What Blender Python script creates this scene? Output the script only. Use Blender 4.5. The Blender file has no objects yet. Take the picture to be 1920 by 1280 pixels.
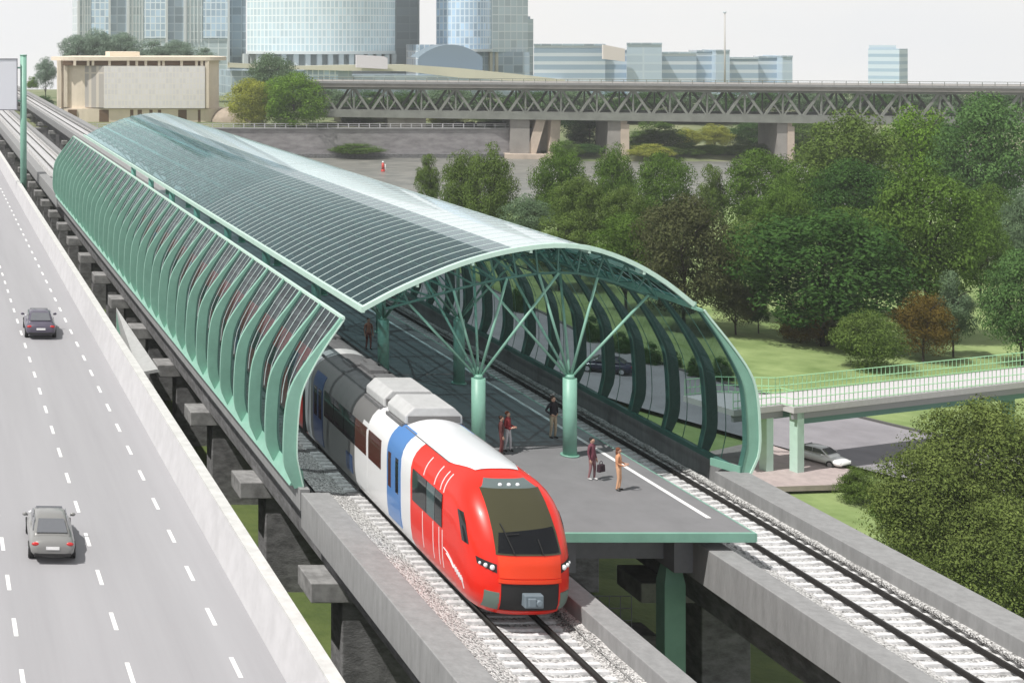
import bpy, bmesh, math, random
from mathutils import Vector, Matrix
random.seed(7)
C = bpy.context.scene.collection
F = 2660.0          # focal length in photo pixels (photo is 1920 wide)
VX, VY = -138.0, 70.0   # where the rails vanish in the photo
CZ = 30.0           # eye height
def gp(px, py, z=0.0):
    s = (py-VY)/(CZ-z); return Vector(((px-VX)/s, F/s, z))
def wp(px, py, Y):
    return Vector(((px-VX)*Y/F, Y, CZ-(py-VY)*Y/F))
R = math.radians

# ------------------------------------------------------------------ materials
MATS = {}
def node_mat(name):
    m = bpy.data.materials.new(name); m.use_nodes = True
    nt = m.node_tree; nt.nodes.clear()
    out = nt.nodes.new('ShaderNodeOutputMaterial')
    return m, nt, out
def pbr(name, col, rough=0.6, metal=0.0, var=0.0, scale=3.0, bump=0.0, bscale=None, spec=0.5, coat=0.0, col2=None, stretch=None, detail=4, coords='pos', ramp=(0.35, 0.65)):
    if name in MATS: return MATS[name]
    m, nt, out = node_mat(name)
    b = nt.nodes.new('ShaderNodeBsdfPrincipled')
    b.inputs['Base Color'].default_value = (*col, 1)
    b.inputs['Roughness'].default_value = rough
    b.inputs['Metallic'].default_value = metal
    b.inputs['Specular IOR Level'].default_value = spec
    b.inputs['Coat Weight'].default_value = coat
    b.inputs['Coat Roughness'].default_value = 0.05
    nt.links.new(b.outputs[0], out.inputs[0])
    if var or bump or col2:
        if coords == 'pos':
            g = nt.nodes.new('ShaderNodeNewGeometry'); src = g.outputs['Position']
        else:
            g = nt.nodes.new('ShaderNodeTexCoord'); src = g.outputs['Object']
        mp = nt.nodes.new('ShaderNodeMapping'); nt.links.new(src, mp.inputs[0])
        if stretch: mp.inputs['Scale'].default_value = stretch
        n = nt.nodes.new('ShaderNodeTexNoise'); n.inputs['Scale'].default_value = scale; n.inputs['Detail'].default_value = detail
        n.inputs['Roughness'].default_value = 0.65
        nt.links.new(mp.outputs[0], n.inputs['Vector'])
        if var or col2:
            r = nt.nodes.new('ShaderNodeValToRGB')
            c1 = tuple(max(0, c*(1-var)) for c in col); c2 = col2 if col2 else tuple(min(1, c*(1+var)) for c in col)
            r.color_ramp.elements[0].position = ramp[0]; r.color_ramp.elements[1].position = ramp[1]
            r.color_ramp.elements[0].color = (*c1, 1); r.color_ramp.elements[1].color = (*c2, 1)
            nt.links.new(n.outputs[0], r.inputs[0]); nt.links.new(r.outputs[0], b.inputs['Base Color'])
        if bump:
            n2 = n
            if bscale:
                n2 = nt.nodes.new('ShaderNodeTexNoise'); n2.inputs['Scale'].default_value = bscale; n2.inputs['Detail'].default_value = 5
                nt.links.new(mp.outputs[0], n2.inputs['Vector'])
            bm_ = nt.nodes.new('ShaderNodeBump'); bm_.inputs['Strength'].default_value = bump; bm_.inputs['Distance'].default_value = 0.1
            nt.links.new(n2.outputs[0], bm_.inputs['Height']); nt.links.new(bm_.outputs[0], b.inputs['Normal'])
    MATS[name] = m
    return m
def glass_mat(name, tint, refl=(0.06, 0.85), power=4.0, rough=0.04, gloss=(0.9, 0.95, 1.0), film=0.0, filmcol=(0.3, 0.4, 0.4)):
    m, nt, out = node_mat(name)
    lw = nt.nodes.new('ShaderNodeLayerWeight'); lw.inputs[0].default_value = 0.5
    p = nt.nodes.new('ShaderNodeMath'); p.operation = 'POWER'; p.inputs[1].default_value = power
    nt.links.new(lw.outputs['Facing'], p.inputs[0])
    mr = nt.nodes.new('ShaderNodeMapRange'); mr.inputs['To Min'].default_value = refl[0]; mr.inputs['To Max'].default_value = refl[1]
    nt.links.new(p.outputs[0], mr.inputs[0])
    t = nt.nodes.new('ShaderNodeBsdfTransparent'); t.inputs[0].default_value = (*tint, 1)
    first = t
    if film:
        d = nt.nodes.new('ShaderNodeBsdfDiffuse'); d.inputs[0].default_value = (*filmcol, 1)
        mx0 = nt.nodes.new('ShaderNodeMixShader'); mx0.inputs[0].default_value = film
        nt.links.new(t.outputs[0], mx0.inputs[1]); nt.links.new(d.outputs[0], mx0.inputs[2]); first = mx0
    g = nt.nodes.new('ShaderNodeBsdfGlossy'); g.inputs['Color'].default_value = (*gloss, 1); g.inputs['Roughness'].default_value = rough
    mx = nt.nodes.new('ShaderNodeMixShader')
    nt.links.new(mr.outputs[0], mx.inputs[0]); nt.links.new(first.outputs[0], mx.inputs[1]); nt.links.new(g.outputs[0], mx.inputs[2])
    nt.links.new(mx.outputs[0], out.inputs[0])
    MATS[name] = m
    return m
def curtain_mat(name, glass, line, fh=3.8, fw=3.0, rough=0.15, mort=0.12, vari=0.3, axis='x'):
    """curtain wall: panes in a grid of floor and mullion lines (object coordinates u along the facade, z up)"""
    m, nt, out = node_mat(name)
    tc = nt.nodes.new('ShaderNodeUVMap') if axis == 'uv' else nt.nodes.new('ShaderNodeTexCoord')
    br = nt.nodes.new('ShaderNodeTexBrick')
    br.offset = 0.0; br.squash = 1.0
    br.inputs['Scale'].default_value = 1.0
    br.inputs['Brick Width'].default_value = fw; br.inputs['Row Height'].default_value = fh
    br.inputs['Mortar Size'].default_value = mort*2.2; br.inputs['Mortar Smooth'].default_value = 0.3
    br.inputs['Color1'].default_value = (*[c*(1-vari) for c in glass], 1); br.inputs['Color2'].default_value = (*[min(1, c*(1+vari)) for c in glass], 1)
    br.inputs['Mortar'].default_value = (*line, 1)
    if axis == 'uv':
        nt.links.new(tc.outputs[0], br.inputs['Vector'])
    else:
        sp = nt.nodes.new('ShaderNodeSeparateXYZ'); cb = nt.nodes.new('ShaderNodeCombineXYZ')
        nt.links.new(tc.outputs['Object'], sp.inputs[0])
        ad = nt.nodes.new('ShaderNodeMath'); ad.operation = 'ADD'
        nt.links.new(sp.outputs[0], ad.inputs[0]); nt.links.new(sp.outputs[1], ad.inputs[1])
        nt.links.new(ad.outputs[0], cb.inputs[0]); nt.links.new(sp.outputs[2], cb.inputs[1])
        nt.links.new(cb.outputs[0], br.inputs['Vector'])
    b = nt.nodes.new('ShaderNodeBsdfPrincipled'); b.inputs['Roughness'].default_value = rough
    nt.links.new(br.outputs['Color'], b.inputs['Base Color']); nt.links.new(b.outputs[0], out.inputs[0])
    MATS[name] = m
    return m
def ballast_mat(name, dark, light, scale=16.0):
    m, nt, out = node_mat(name)
    g = nt.nodes.new('ShaderNodeNewGeometry')
    v = nt.nodes.new('ShaderNodeTexVoronoi'); v.inputs['Scale'].default_value = scale
    nt.links.new(g.outputs['Position'], v.inputs['Vector'])
    n = nt.nodes.new('ShaderNodeTexNoise'); n.inputs['Scale'].default_value = 9.0; n.inputs['Detail'].default_value = 6; n.inputs['Roughness'].default_value = 0.8
    nt.links.new(g.outputs['Position'], n.inputs['Vector'])
    hs = nt.nodes.new('ShaderNodeSeparateColor'); nt.links.new(v.outputs['Color'], hs.inputs[0])
    ad = nt.nodes.new('ShaderNodeMix'); ad.data_type = 'FLOAT'; ad.inputs[0].default_value = 0.55
    nt.links.new(hs.outputs[0], ad.inputs[2]); nt.links.new(n.outputs[0], ad.inputs[3])
    r = nt.nodes.new('ShaderNodeValToRGB'); r.color_ramp.elements[0].position = 0.25; r.color_ramp.elements[1].position = 0.6
    r.color_ramp.elements[0].color = (*dark, 1); r.color_ramp.elements[1].color = (*light, 1)
    nt.links.new(ad.outputs[0], r.inputs[0])
    b = nt.nodes.new('ShaderNodeBsdfPrincipled'); b.inputs['Roughness'].default_value = 0.9
    nt.links.new(r.outputs[0], b.inputs['Base Color'])
    bp = nt.nodes.new('ShaderNodeBump'); bp.inputs['Strength'].default_value = 1.0; bp.inputs['Distance'].default_value = 0.06
    nt.links.new(v.outputs['Distance'], bp.inputs['Height']); bp.invert = True
    nt.links.new(bp.outputs[0], b.inputs['Normal']); nt.links.new(b.outputs[0], out.inputs[0])
    MATS[name] = m
    return m
def leaf_mat(name, dark, light, trans=0.25):
    m, nt, out = node_mat(name)
    oi = nt.nodes.new('ShaderNodeNewGeometry')
    tc = nt.nodes.new('ShaderNodeTexCoord')
    n = nt.nodes.new('ShaderNodeTexNoise'); n.inputs['Scale'].default_value = 3.2; n.inputs['Detail'].default_value = 2
    nt.links.new(tc.outputs['Object'], n.inputs['Vector'])
    ad = nt.nodes.new('ShaderNodeMix'); ad.data_type = 'FLOAT'; ad.inputs[0].default_value = 0.28
    nt.links.new(n.outputs[0], ad.inputs[2]); nt.links.new(oi.outputs['Random Per Island'], ad.inputs[3])
    r = nt.nodes.new('ShaderNodeValToRGB'); r.color_ramp.elements[0].position = 0.22; r.color_ramp.elements[1].position = 0.78
    r.color_ramp.elements[0].color = (*dark, 1); r.color_ramp.elements[1].color = (*light, 1)
    nt.links.new(ad.outputs[0], r.inputs[0])
    d = nt.nodes.new('ShaderNodeBsdfDiffuse'); t = nt.nodes.new('ShaderNodeBsdfTranslucent')
    nt.links.new(r.outputs[0], d.inputs[0]); nt.links.new(r.outputs[0], t.inputs[0])
    mx = nt.nodes.new('ShaderNodeMixShader'); mx.inputs[0].default_value = trans
    nt.links.new(d.outputs[0], mx.inputs[1]); nt.links.new(t.outputs[0], mx.inputs[2]); nt.links.new(mx.outputs[0], out.inputs[0])
    MATS[name] = m
    return m

# ------------------------------------------------------------------ mesh helper
class MB:
    def __init__(self): self.v = []; self.f = []; self.m = []; self.s = []; self.uv = {}
    def add(self, vs, fs, mi=0, smooth=False):
        o = len(self.v); self.v += [tuple(p) for p in vs]
        for f in fs: self.f.append([o+i for i in f]); self.m.append(mi); self.s.append(smooth)
        return self
    def box(self, a, b, mi=0):
        x0, y0, z0 = a; x1, y1, z1 = b
        if x0 > x1: x0, x1 = x1, x0
        if y0 > y1: y0, y1 = y1, y0
        if z0 > z1: z0, z1 = z1, z0
        return self.add([(x0,y0,z0),(x1,y0,z0),(x1,y1,z0),(x0,y1,z0),(x0,y0,z1),(x1,y0,z1),(x1,y1,z1),(x0,y1,z1)],
            [(0,3,2,1),(4,5,6,7),(0,1,5,4),(1,2,6,5),(2,3,7,6),(3,0,4,7)], mi)
    def bar(self, p, q, w, h, mi=0, up=(0,0,1)):
        p, q = Vector(p), Vector(q); d = (q-p).normalized(); u = Vector(up)
        if abs(d.dot(u)) > 0.98: u = Vector((0,1,0))
        s = d.cross(u).normalized(); u = s.cross(d).normalized()
        vs = []
        for e in (p, q):
            for a, b in ((-1,-1),(1,-1),(1,1),(-1,1)): vs.append(e+s*(a*w/2)+u*(b*h/2))
        return self.add(vs, [(0,1,2,3),(7,6,5,4),(0,4,5,1),(1,5,6,2),(2,6,7,3),(3,7,4,0)], mi)
    def tube(self, p, q, r, r2=None, n=8, mi=0, caps=True):
        p, q = Vector(p), Vector(q); d = (q-p).normalized(); u = Vector((0,0,1))
        if abs(d.dot(u)) > 0.98: u = Vector((0,1,0))
        s = d.cross(u).normalized(); u = s.cross(d).normalized(); r2 = r if r2 is None else r2
        vs = []
        for e, rr in ((p, r), (q, r2)):
            for k in range(n):
                a = 2*math.pi*k/n; vs.append(e+s*(math.cos(a)*rr)+u*(math.sin(a)*rr))
        self.add(vs, [(k, (k+1) % n, n+(k+1) % n, n+k) for k in range(n)], mi, n > 6)
        if caps:
            o = len(self.v)-2*n
            self.f += [[o+k for k in range(n)][::-1], [o+n+k for k in range(n)]]; self.m += [mi, mi]; self.s += [False, False]
        return self
    def path(self, pts, r, n=6, mi=0):
        for a, b in zip(pts, pts[1:]): self.tube(a, b, r, n=n, mi=mi)
        return self
    def sweep(self, prof, ys, mi=0, closed=True, caps=True, smooth=False):
        """profile of (x, z) swept along y stations"""
        n = len(prof); vs = [(x, y, z) for y in ys for x, z in prof]; fs = []
        for j in range(len(ys)-1):
            for k in range(n if closed else n-1):
                fs.append((j*n+k, (j+1)*n+k, (j+1)*n+(k+1) % n, j*n+(k+1) % n))
        if closed and caps: fs += [tuple(range(n)), tuple((len(ys)-1)*n+k for k in range(n))[::-1]]
        return self.add(vs, fs, mi, smooth)
    def prism(self, pts, z0, z1, mi=0):
        n = len(pts); vs = [(x, y, z0) for x, y in pts]+[(x, y, z1) for x, y in pts]
        return self.add(vs, [tuple(range(n))[::-1], tuple(range(n, 2*n))]+[(k, (k+1) % n, n+(k+1) % n, n+k) for k in range(n)], mi)
    def ell(self, c, r, n=10, m=7, mi=0):
        vs = [(c[0], c[1], c[2]-r[2])]; fs = []
        for j in range(1, m):
            a = -math.pi/2+math.pi*j/m
            for k in range(n):
                b = 2*math.pi*k/n; vs.append((c[0]+r[0]*math.cos(a)*math.cos(b), c[1]+r[1]*math.cos(a)*math.sin(b), c[2]+r[2]*math.sin(a)))
        vs.append((c[0], c[1], c[2]+r[2]))
        for k in range(n):
            fs.append((0, 1+(k+1) % n, 1+k)); t = len(vs)-1; b0 = 1+(m-2)*n; fs.append((t, b0+k, b0+(k+1) % n))
        for j in range(m-2):
            for k in range(n): fs.append((1+j*n+k, 1+j*n+(k+1) % n, 1+(j+1)*n+(k+1) % n, 1+(j+1)*n+k))
        return self.add(vs, fs, mi, True)
    def grid(self, rows, mi=0, smooth=True):
        n = len(rows[0]); vs = [p for r in rows for p in r]
        return self.add(vs, [(j*n+k, j*n+k+1, (j+1)*n+k+1, (j+1)*n+k) for j in range(len(rows)-1) for k in range(n-1)], mi, smooth)
    def mesh(self, name, mats):
        me = bpy.data.meshes.new(name); me.from_pydata(self.v, [], self.f)
        for m in (mats if isinstance(mats, (list, tuple)) else [mats]): me.materials.append(m)
        me.polygons.foreach_set('material_index', self.m); me.polygons.foreach_set('use_smooth', self.s)
        me.update(); return me
    def build(self, name, mats, parent=None, normals=False, bevel=0.0):
        me = self.mesh(name, mats)
        if normals:
            b = bmesh.new(); b.from_mesh(me); bmesh.ops.recalc_face_normals(b, faces=b.faces); b.to_mesh(me); b.free()
        o = link(name, me, parent)
        if bevel:
            md = o.modifiers.new('bevel', 'BEVEL'); md.width = bevel; md.segments = 2; md.limit_method = 'ANGLE'; md.angle_limit = R(40)
        return o
def link(name, data, parent=None, loc=None, rz=0.0):
    o = bpy.data.objects.new(name, data); C.objects.link(o)
    if parent is not None:
        o.parent = parent
        o.matrix_parent_inverse = BASE.get(parent.name, Matrix.Identity(4))
    if loc is not None: o.location = loc
    if rz: o.rotation_euler = (0, 0, rz)
    return o
BASE = {}
LOCAL = set()
def tag(o, label=None, cat=None, group=None, kind=None):
    if label: o['label'] = label
    if cat: o['category'] = cat
    if group: o['group'] = group
    if kind: o['kind'] = kind
    return o
def thing(name, label, cat, loc=(0,0,0), group=None, local=False, rz=0.0):
    """Empty at the thing's base. local=False: the parts' meshes are written in world coordinates."""
    o = bpy.data.objects.new(name, None); C.objects.link(o); o.location = loc; o.empty_display_size = 0.5
    o.rotation_euler = (0, 0, rz)
    BASE[o.name] = Matrix.Identity(4) if local else Matrix.Translation(-Vector(loc))
    return tag(o, label, cat, group)

# palette
M_CONC = pbr('concrete', (0.245,0.247,0.25), 0.85, var=0.2, scale=2.2, bump=0.12, bscale=18, stretch=(1.6,1.6,0.35), ramp=(0.25,0.75), detail=10)
M_CONCL = pbr('pale_concrete', (0.50,0.495,0.51), 0.8, var=0.07, scale=0.9, bump=0.05, bscale=20)
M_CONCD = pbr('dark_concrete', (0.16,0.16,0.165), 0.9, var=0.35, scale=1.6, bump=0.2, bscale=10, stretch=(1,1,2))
M_ROAD = pbr('highway_asphalt', (0.322,0.32,0.337), 0.8, var=0.10, scale=0.75, bump=0.04, bscale=40, stretch=(1,0.035,1), detail=12, ramp=(0.25,0.75))
M_ROAD2 = pbr('street_asphalt', (0.245,0.235,0.255), 0.85, var=0.12, scale=0.35, bump=0.05, bscale=30, detail=7)
M_WHITE = pbr('road_paint', (0.80,0.80,0.80), 0.7, var=0.06, scale=5)
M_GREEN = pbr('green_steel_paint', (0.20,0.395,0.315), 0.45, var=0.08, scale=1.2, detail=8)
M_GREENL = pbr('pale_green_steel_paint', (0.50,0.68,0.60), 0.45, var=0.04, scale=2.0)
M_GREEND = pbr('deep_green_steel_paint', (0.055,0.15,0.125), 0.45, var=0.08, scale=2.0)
M_BAR = pbr('silver_green_glazing_bar', (0.55,0.66,0.65), 0.35)
M_RAIL = pbr('dark_steel_rail', (0.035,0.032,0.03), 0.5, 0.6)
M_RAILT = pbr('polished_rail_head', (0.30,0.30,0.31), 0.3, 0.9)
M_SLEEP = pbr('pale_concrete_sleeper', (0.62,0.62,0.63), 0.85, var=0.15, scale=6, bump=0.2)
M_BALL = ballast_mat('crushed_stone_ballast', (0.12,0.118,0.115), (0.66,0.655,0.65), 17.0)
M_PLAT = pbr('platform_asphalt', (0.178,0.178,0.186), 0.85, var=0.08, scale=0.7, bump=0.06, bscale=40, detail=8)
M_GLASSW = glass_mat('tinted_wall_glass', (0.33,0.41,0.425), refl=(0.035,0.5), power=5)
M_GLASSL = glass_mat('dark_wall_glass', (0.28,0.33,0.345), refl=(0.04,0.5), power=4.5)
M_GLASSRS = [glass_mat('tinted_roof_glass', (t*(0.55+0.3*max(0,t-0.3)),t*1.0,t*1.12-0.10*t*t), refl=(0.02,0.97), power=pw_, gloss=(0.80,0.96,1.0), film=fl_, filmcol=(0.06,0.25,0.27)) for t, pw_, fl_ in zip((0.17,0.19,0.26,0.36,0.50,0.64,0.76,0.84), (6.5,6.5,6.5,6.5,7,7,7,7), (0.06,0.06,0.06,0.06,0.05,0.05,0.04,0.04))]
M_SHEEN = glass_mat('white_sheen_glass', (0.25,0.33,0.35), refl=(0.05,0.95), power=4.0, film=0.72, filmcol=(0.74,0.81,0.82))  # bright reflection along the crest, painted as a white film in the glass
M_SHEENL = glass_mat('half_sheen_glass', (0.25,0.36,0.38), refl=(0.03,0.95), power=5.0, film=0.26, filmcol=(0.42,0.56,0.60))  # weaker margin of the painted crest reflection
M_BLACK = pbr('black_rubber', (0.012,0.012,0.013), 0.7)
M_DGLASS = pbr('dark_window_glass', (0.012,0.014,0.016), 0.06, spec=0.8)
M_CHROME = pbr('chrome', (0.75,0.76,0.78), 0.15, 1.0)
# ------------------------------------------------------------------ camera, sky, sun
cam = bpy.data.cameras.new('camera'); cam.sensor_width = 36.0; cam.lens = 36.0*F/1920.0
cam.shift_x = (960-VX)/1920.0; cam.shift_y = -(640-VY)/1920.0; cam.clip_start = 0.5; cam.clip_end = 9000
co = bpy.data.objects.new('camera', cam); C.objects.link(co); co.location = (0, 0, CZ); co.rotation_euler = (R(90), 0, 0)
bpy.context.scene.camera = co
sd = Vector((-0.50, -0.22, 0.84)).normalized()       # towards the sun
el = math.asin(sd.z)
sun = bpy.data.lights.new('sun', 'SUN'); sun.energy = 3.9; sun.angle = R(0.7); sun.color = (1.0, 0.965, 0.91)
so = bpy.data.objects.new('sun', sun); C.objects.link(so); so.location = (0, 0, 200)
so.rotation_euler = (-sd).to_track_quat('-Z', 'Y').to_euler()
w = bpy.data.worlds.new('World'); bpy.context.scene.world = w; w.use_nodes = True
nt = w.node_tree; nt.nodes.clear()
wo = nt.nodes.new('ShaderNodeOutputWorld')
sk = nt.nodes.new('ShaderNodeTexSky'); sk.sky_type = 'NISHITA'; sk.sun_disc = False; sk.sun_elevation = el; sk.sun_rotation = math.atan2(sd.x, sd.y)
sk.air_density = 1.0; sk.dust_density = 3.0
b1 = nt.nodes.new('ShaderNodeBackground'); b1.inputs[1].default_value = 0.09
nt.links.new(sk.outputs[0], b1.inputs[0])
tc = nt.nodes.new('ShaderNodeTexCoord'); mp = nt.nodes.new('ShaderNodeMapping'); mp.inputs['Scale'].default_value = (1, 1, 3.5)
nt.links.new(tc.outputs['Generated'], mp.inputs[0])
nz = nt.nodes.new('ShaderNodeTexNoise'); nz.inputs['Scale'].default_value = 2.2; nz.inputs['Detail'].default_value = 5
nt.links.new(mp.outputs[0], nz.inputs['Vector'])
rp = nt.nodes.new('ShaderNodeValToRGB'); rp.color_ramp.elements[0].position = 0.3; rp.color_ramp.elements[1].position = 0.7
rp.color_ramp.elements[0].color = (0.885, 0.90, 0.925, 1); rp.color_ramp.elements[1].color = (1.0, 0.978, 0.935, 1)
nt.links.new(nz.outputs[0], rp.inputs[0])
b2 = nt.nodes.new('ShaderNodeBackground'); b2.inputs[1].default_value = 1.2
nt.links.new(rp.outputs[0], b2.inputs[0])
mx = nt.nodes.new('ShaderNodeMixShader'); mx.inputs[0].default_value = 0.86
sx = nt.nodes.new('ShaderNodeSeparateXYZ'); nt.links.new(tc.outputs['Generated'], sx.inputs[0])
gr = nt.nodes.new('ShaderNodeMapRange'); gr.interpolation_type = 'SMOOTHSTEP'; gr.inputs['From Min'].default_value = 0.05; gr.inputs['From Max'].default_value = 0.6
gr.inputs['To Min'].default_value = 0.975; gr.inputs['To Max'].default_value = 0.50
nt.links.new(sx.outputs[2], gr.inputs[0]); nt.links.new(gr.outputs[0], b2.inputs[1])
nt.links.new(b1.outputs[0], mx.inputs[1]); nt.links.new(b2.outputs[0], mx.inputs[2]); nt.links.new(mx.outputs[0], wo.inputs[0])
sc = bpy.context.scene
sc.view_settings.view_transform = 'Standard'; sc.view_settings.look = 'None'; sc.view_settings.exposure = 0.32; sc.view_settings.gamma = 1.0
sc.render.engine = 'CYCLES'
cy = sc.cycles
cy.max_bounces = 7; cy.diffuse_bounces = 3; cy.glossy_bounces = 3; cy.transmission_bounces = 3; cy.transparent_max_bounces = 28; cy.volume_bounces = 0
cy.use_denoising = True; cy.caustics_reflective = False; cy.caustics_refractive = False; cy.sample_clamp_indirect = 6.0

# ------------------------------------------------------------------ ground and water
M_GRASS = pbr('lawn_grass', (0.11,0.175,0.045), 0.95, scale=0.16, detail=10, col2=(0.285,0.365,0.145), bump=0.5, bscale=2.5, ramp=(0.32,0.68))
M_GRASS2 = pbr('rough_grass', (0.05,0.085,0.02), 0.95, scale=0.35, detail=10, col2=(0.13,0.17,0.045), bump=0.5, bscale=3.0, ramp=(0.3,0.7))
M_FAR = pbr('far_ground', (0.085,0.125,0.045), 0.95, scale=0.05, detail=8, col2=(0.24,0.25,0.14))
def ground_z(x, y):
    a = min(1, max(0, (46-x)/8.0)); z = 4.5*(a*a*(3-2*a))
    if y > 236: z *= max(0, 1-(y-236)/12.0)
    return z
xs = [-900,-400,-150,-60,-20,0,10,20,30,36,38,40,42,44,46,50,60,80,110,150,200,260,340,500,900,1600]
ys = [4,20,40,60,80,100,120,140,160,180,200,220,236,240,244,248,254]
g = MB(); g.grid([[(x, y, ground_z(x, y)+(0.35*math.sin(x*0.11+y*0.07)*math.sin(y*0.09) if x > 78 else 0)) for x in xs] for y in ys])
for y0, y1 in ((254, 262),):
    g.grid([[(x, y0, ground_z(x, y0)) for x in xs], [(x, y1, -2.0) for x in xs]])
for i, f in enumerate(g.f):
    if max(g.v[j][0] for j in f) <= 44: g.m[i] = 1
tag(g.build('lawn', [M_GRASS, M_GRASS2]), kind='structure')
# bed and far bank
bk = MB(); bk.add([(-900,258,-3),(1600,258,-3),(1600,372,-3),(-900,372,-3)], [(0,1,2,3)])
bk.add([(-900,366,6.4),(158.2,366,6.4),(158.2,432,6.25),(-900,432,6.25)], [(0,1,2,3)])
bk.grid([[(x,350,-2),(x,357,0.2),(x,390,0.8),(x,440,6.0)] for x in (158.2,170,300,1600)])
bk.grid([[(-900,420,6.4),(1600,420,6.2)],[(-1200,640,6.0),(1900,640,6.0)],[(-1500,760,2.0),(2300,760,2.0)],[(-4000,4000,-150),(5000,4000,-150)]])
tag(bk.build('terrain', M_FAR), kind='structure')
M_WATER = pbr('river_water', (0.13,0.135,0.125), 0.38, scale=0.4, col2=(0.34,0.33,0.30), bump=0.6, bscale=0.8, stretch=(0.6,1.6,1), detail=8, ramp=(0.4,0.72))
tag(MB().add([(-900,250,-0.9),(1600,250,-0.9),(1600,371,-0.9),(-900,371,-0.9)], [(0,1,2,3)]).build('river', M_WATER), kind='structure')

# ------------------------------------------------------------------ highway
hw = MB(); hw.sweep([(-14,9.5),(11.62,9.5),(11.62,8.4),(10.5,7.8),(-14,7.8)], [8,900])
tag(hw.build('highway', M_ROAD), kind='structure')
lm = MB()
for x, ph in ((10.08,46.2),(6.58,45.8),(3.08,45.3),(-0.42,46.0)):
    y = ph-4.05*4
    while y < 420:
        lm.add([(x-0.075,y-0.75,9.505),(x+0.075,y-0.75,9.505),(x+0.075,y+0.75,9.505),(x-0.075,y+0.75,9.505)], [(0,1,2,3)])
        y += 4.05
tag(lm.build('lane_markings', M_WHITE), kind='structure')
bt = thing('highway_barrier', 'long pale concrete barrier wall along the right edge of the highway', 'barrier', (11.8, 40, 9.5))
b = MB(); b.sweep([(11.62,8.0),(11.45,9.503),(11.5,9.8),(11.72,11.2),(12.1,11.2),(12.1,8.0)], [8+5.0*k for k in range(179)])
b.build('barrier_wall', M_CONCL, bt)
b = MB(); b.sweep([(11.70,11.203),(11.70,11.30),(12.16,11.30),(12.16,11.203)], [8,900])
b.build('coping', pbr('white_coping', (0.56,0.56,0.55), 0.7, var=0.10, scale=1.5), bt)
# highway piers (seen under the deck from the side)
for k in range(10):
    y = 40+k*36
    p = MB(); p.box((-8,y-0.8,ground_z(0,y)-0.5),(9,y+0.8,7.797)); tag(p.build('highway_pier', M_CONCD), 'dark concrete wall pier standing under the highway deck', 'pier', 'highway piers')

# ------------------------------------------------------------------ railway viaducts
RZ = 11.9
M_CAP = pbr('shaded_cap_concrete', (0.25,0.25,0.25), 0.9, var=0.3, scale=1.5)  # shade on the cap faces is put into this darker grey
def viaduct(x0, x1, pt0, pt1, gap, label, piers, slim):
    t = thing('railway_viaduct', label, 'viaduct', ((x0+x1)/2, 60, 4.5))
    zt = 12.4
    # open part in front of the station, station part, part beyond it
    for nm, ya, yb, mat in (('parapet', 14, gap, M_CONC), ('parapet', 158, 760, M_CONC)):
        for xa, xb in ((x0, x0+pt0), (x1-pt1, x1)):
            q = MB(); q.sweep([(xa,11.05),(xb,11.05),(xb,zt),(xa,zt)], [ya, ya+(yb-ya)*0.25, ya+(yb-ya)*0.6, yb])
            q.build(nm, mat, t, bevel=0.03)
    for xa, xb in ((x0+0.12, x0+0.5), (x1-0.5, x1-0.12)):
        q = MB(); q.sweep([(xa,11.5),(xb,11.5),(xb,12.32),(xa,12.32)], [gap+0.6, 158.0]); q.build('edge_beam', M_CONC, t)
    q = MB(); q.sweep([(x0+0.45,11.5),(x1-0.45,11.5),(x1-0.45,11.0),(x1-0.9,10.6),(x1-1.0,9.62),(x0+0.9,9.62),(x0+0.8,10.6),(x0+0.45,11.0)], [14,200,460,760])
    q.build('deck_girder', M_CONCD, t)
    for y in piers:
        gz = ground_z((x0+x1)/2, y) if y < 245 else -3
        if y > 366: gz = 6.0
        q = MB(); q.box((x0+1.1+slim,y-0.75,gz-0.6),(x1-1.2-slim,y+0.75,8.85))
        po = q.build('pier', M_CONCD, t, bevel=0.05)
        q = MB(); q.box((x0-0.12,y-0.95,8.85),(x1+0.1,y+0.95,9.6)); q.build('pier_cap', M_CAP, po, bevel=0.04)
        q = MB(); q.box((x0+1.25,y-0.6,9.6),(x0+1.9,y+0.6,9.618)); q.box((x1-1.9,y-0.6,9.6),(x1-1.25,y+0.6,9.618)); q.build('bearing', M_BLACK, po)
    return t
PY = [30,42,54,66]+[78.2+11.1*k for k in range(14)]+[250,280,310,340]+[376+20*k for k in range(8)]
viaduct(14.5, 21.05, 1.1, 0.8, 54.9, 'concrete railway viaduct carrying the red train, beside the highway', PY, 0.0)
viaduct(26.85, 33.3, 0.85, 1.3, 57.6, 'concrete railway viaduct carrying the empty track on the park side', PY[2:], 1.15)
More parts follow.
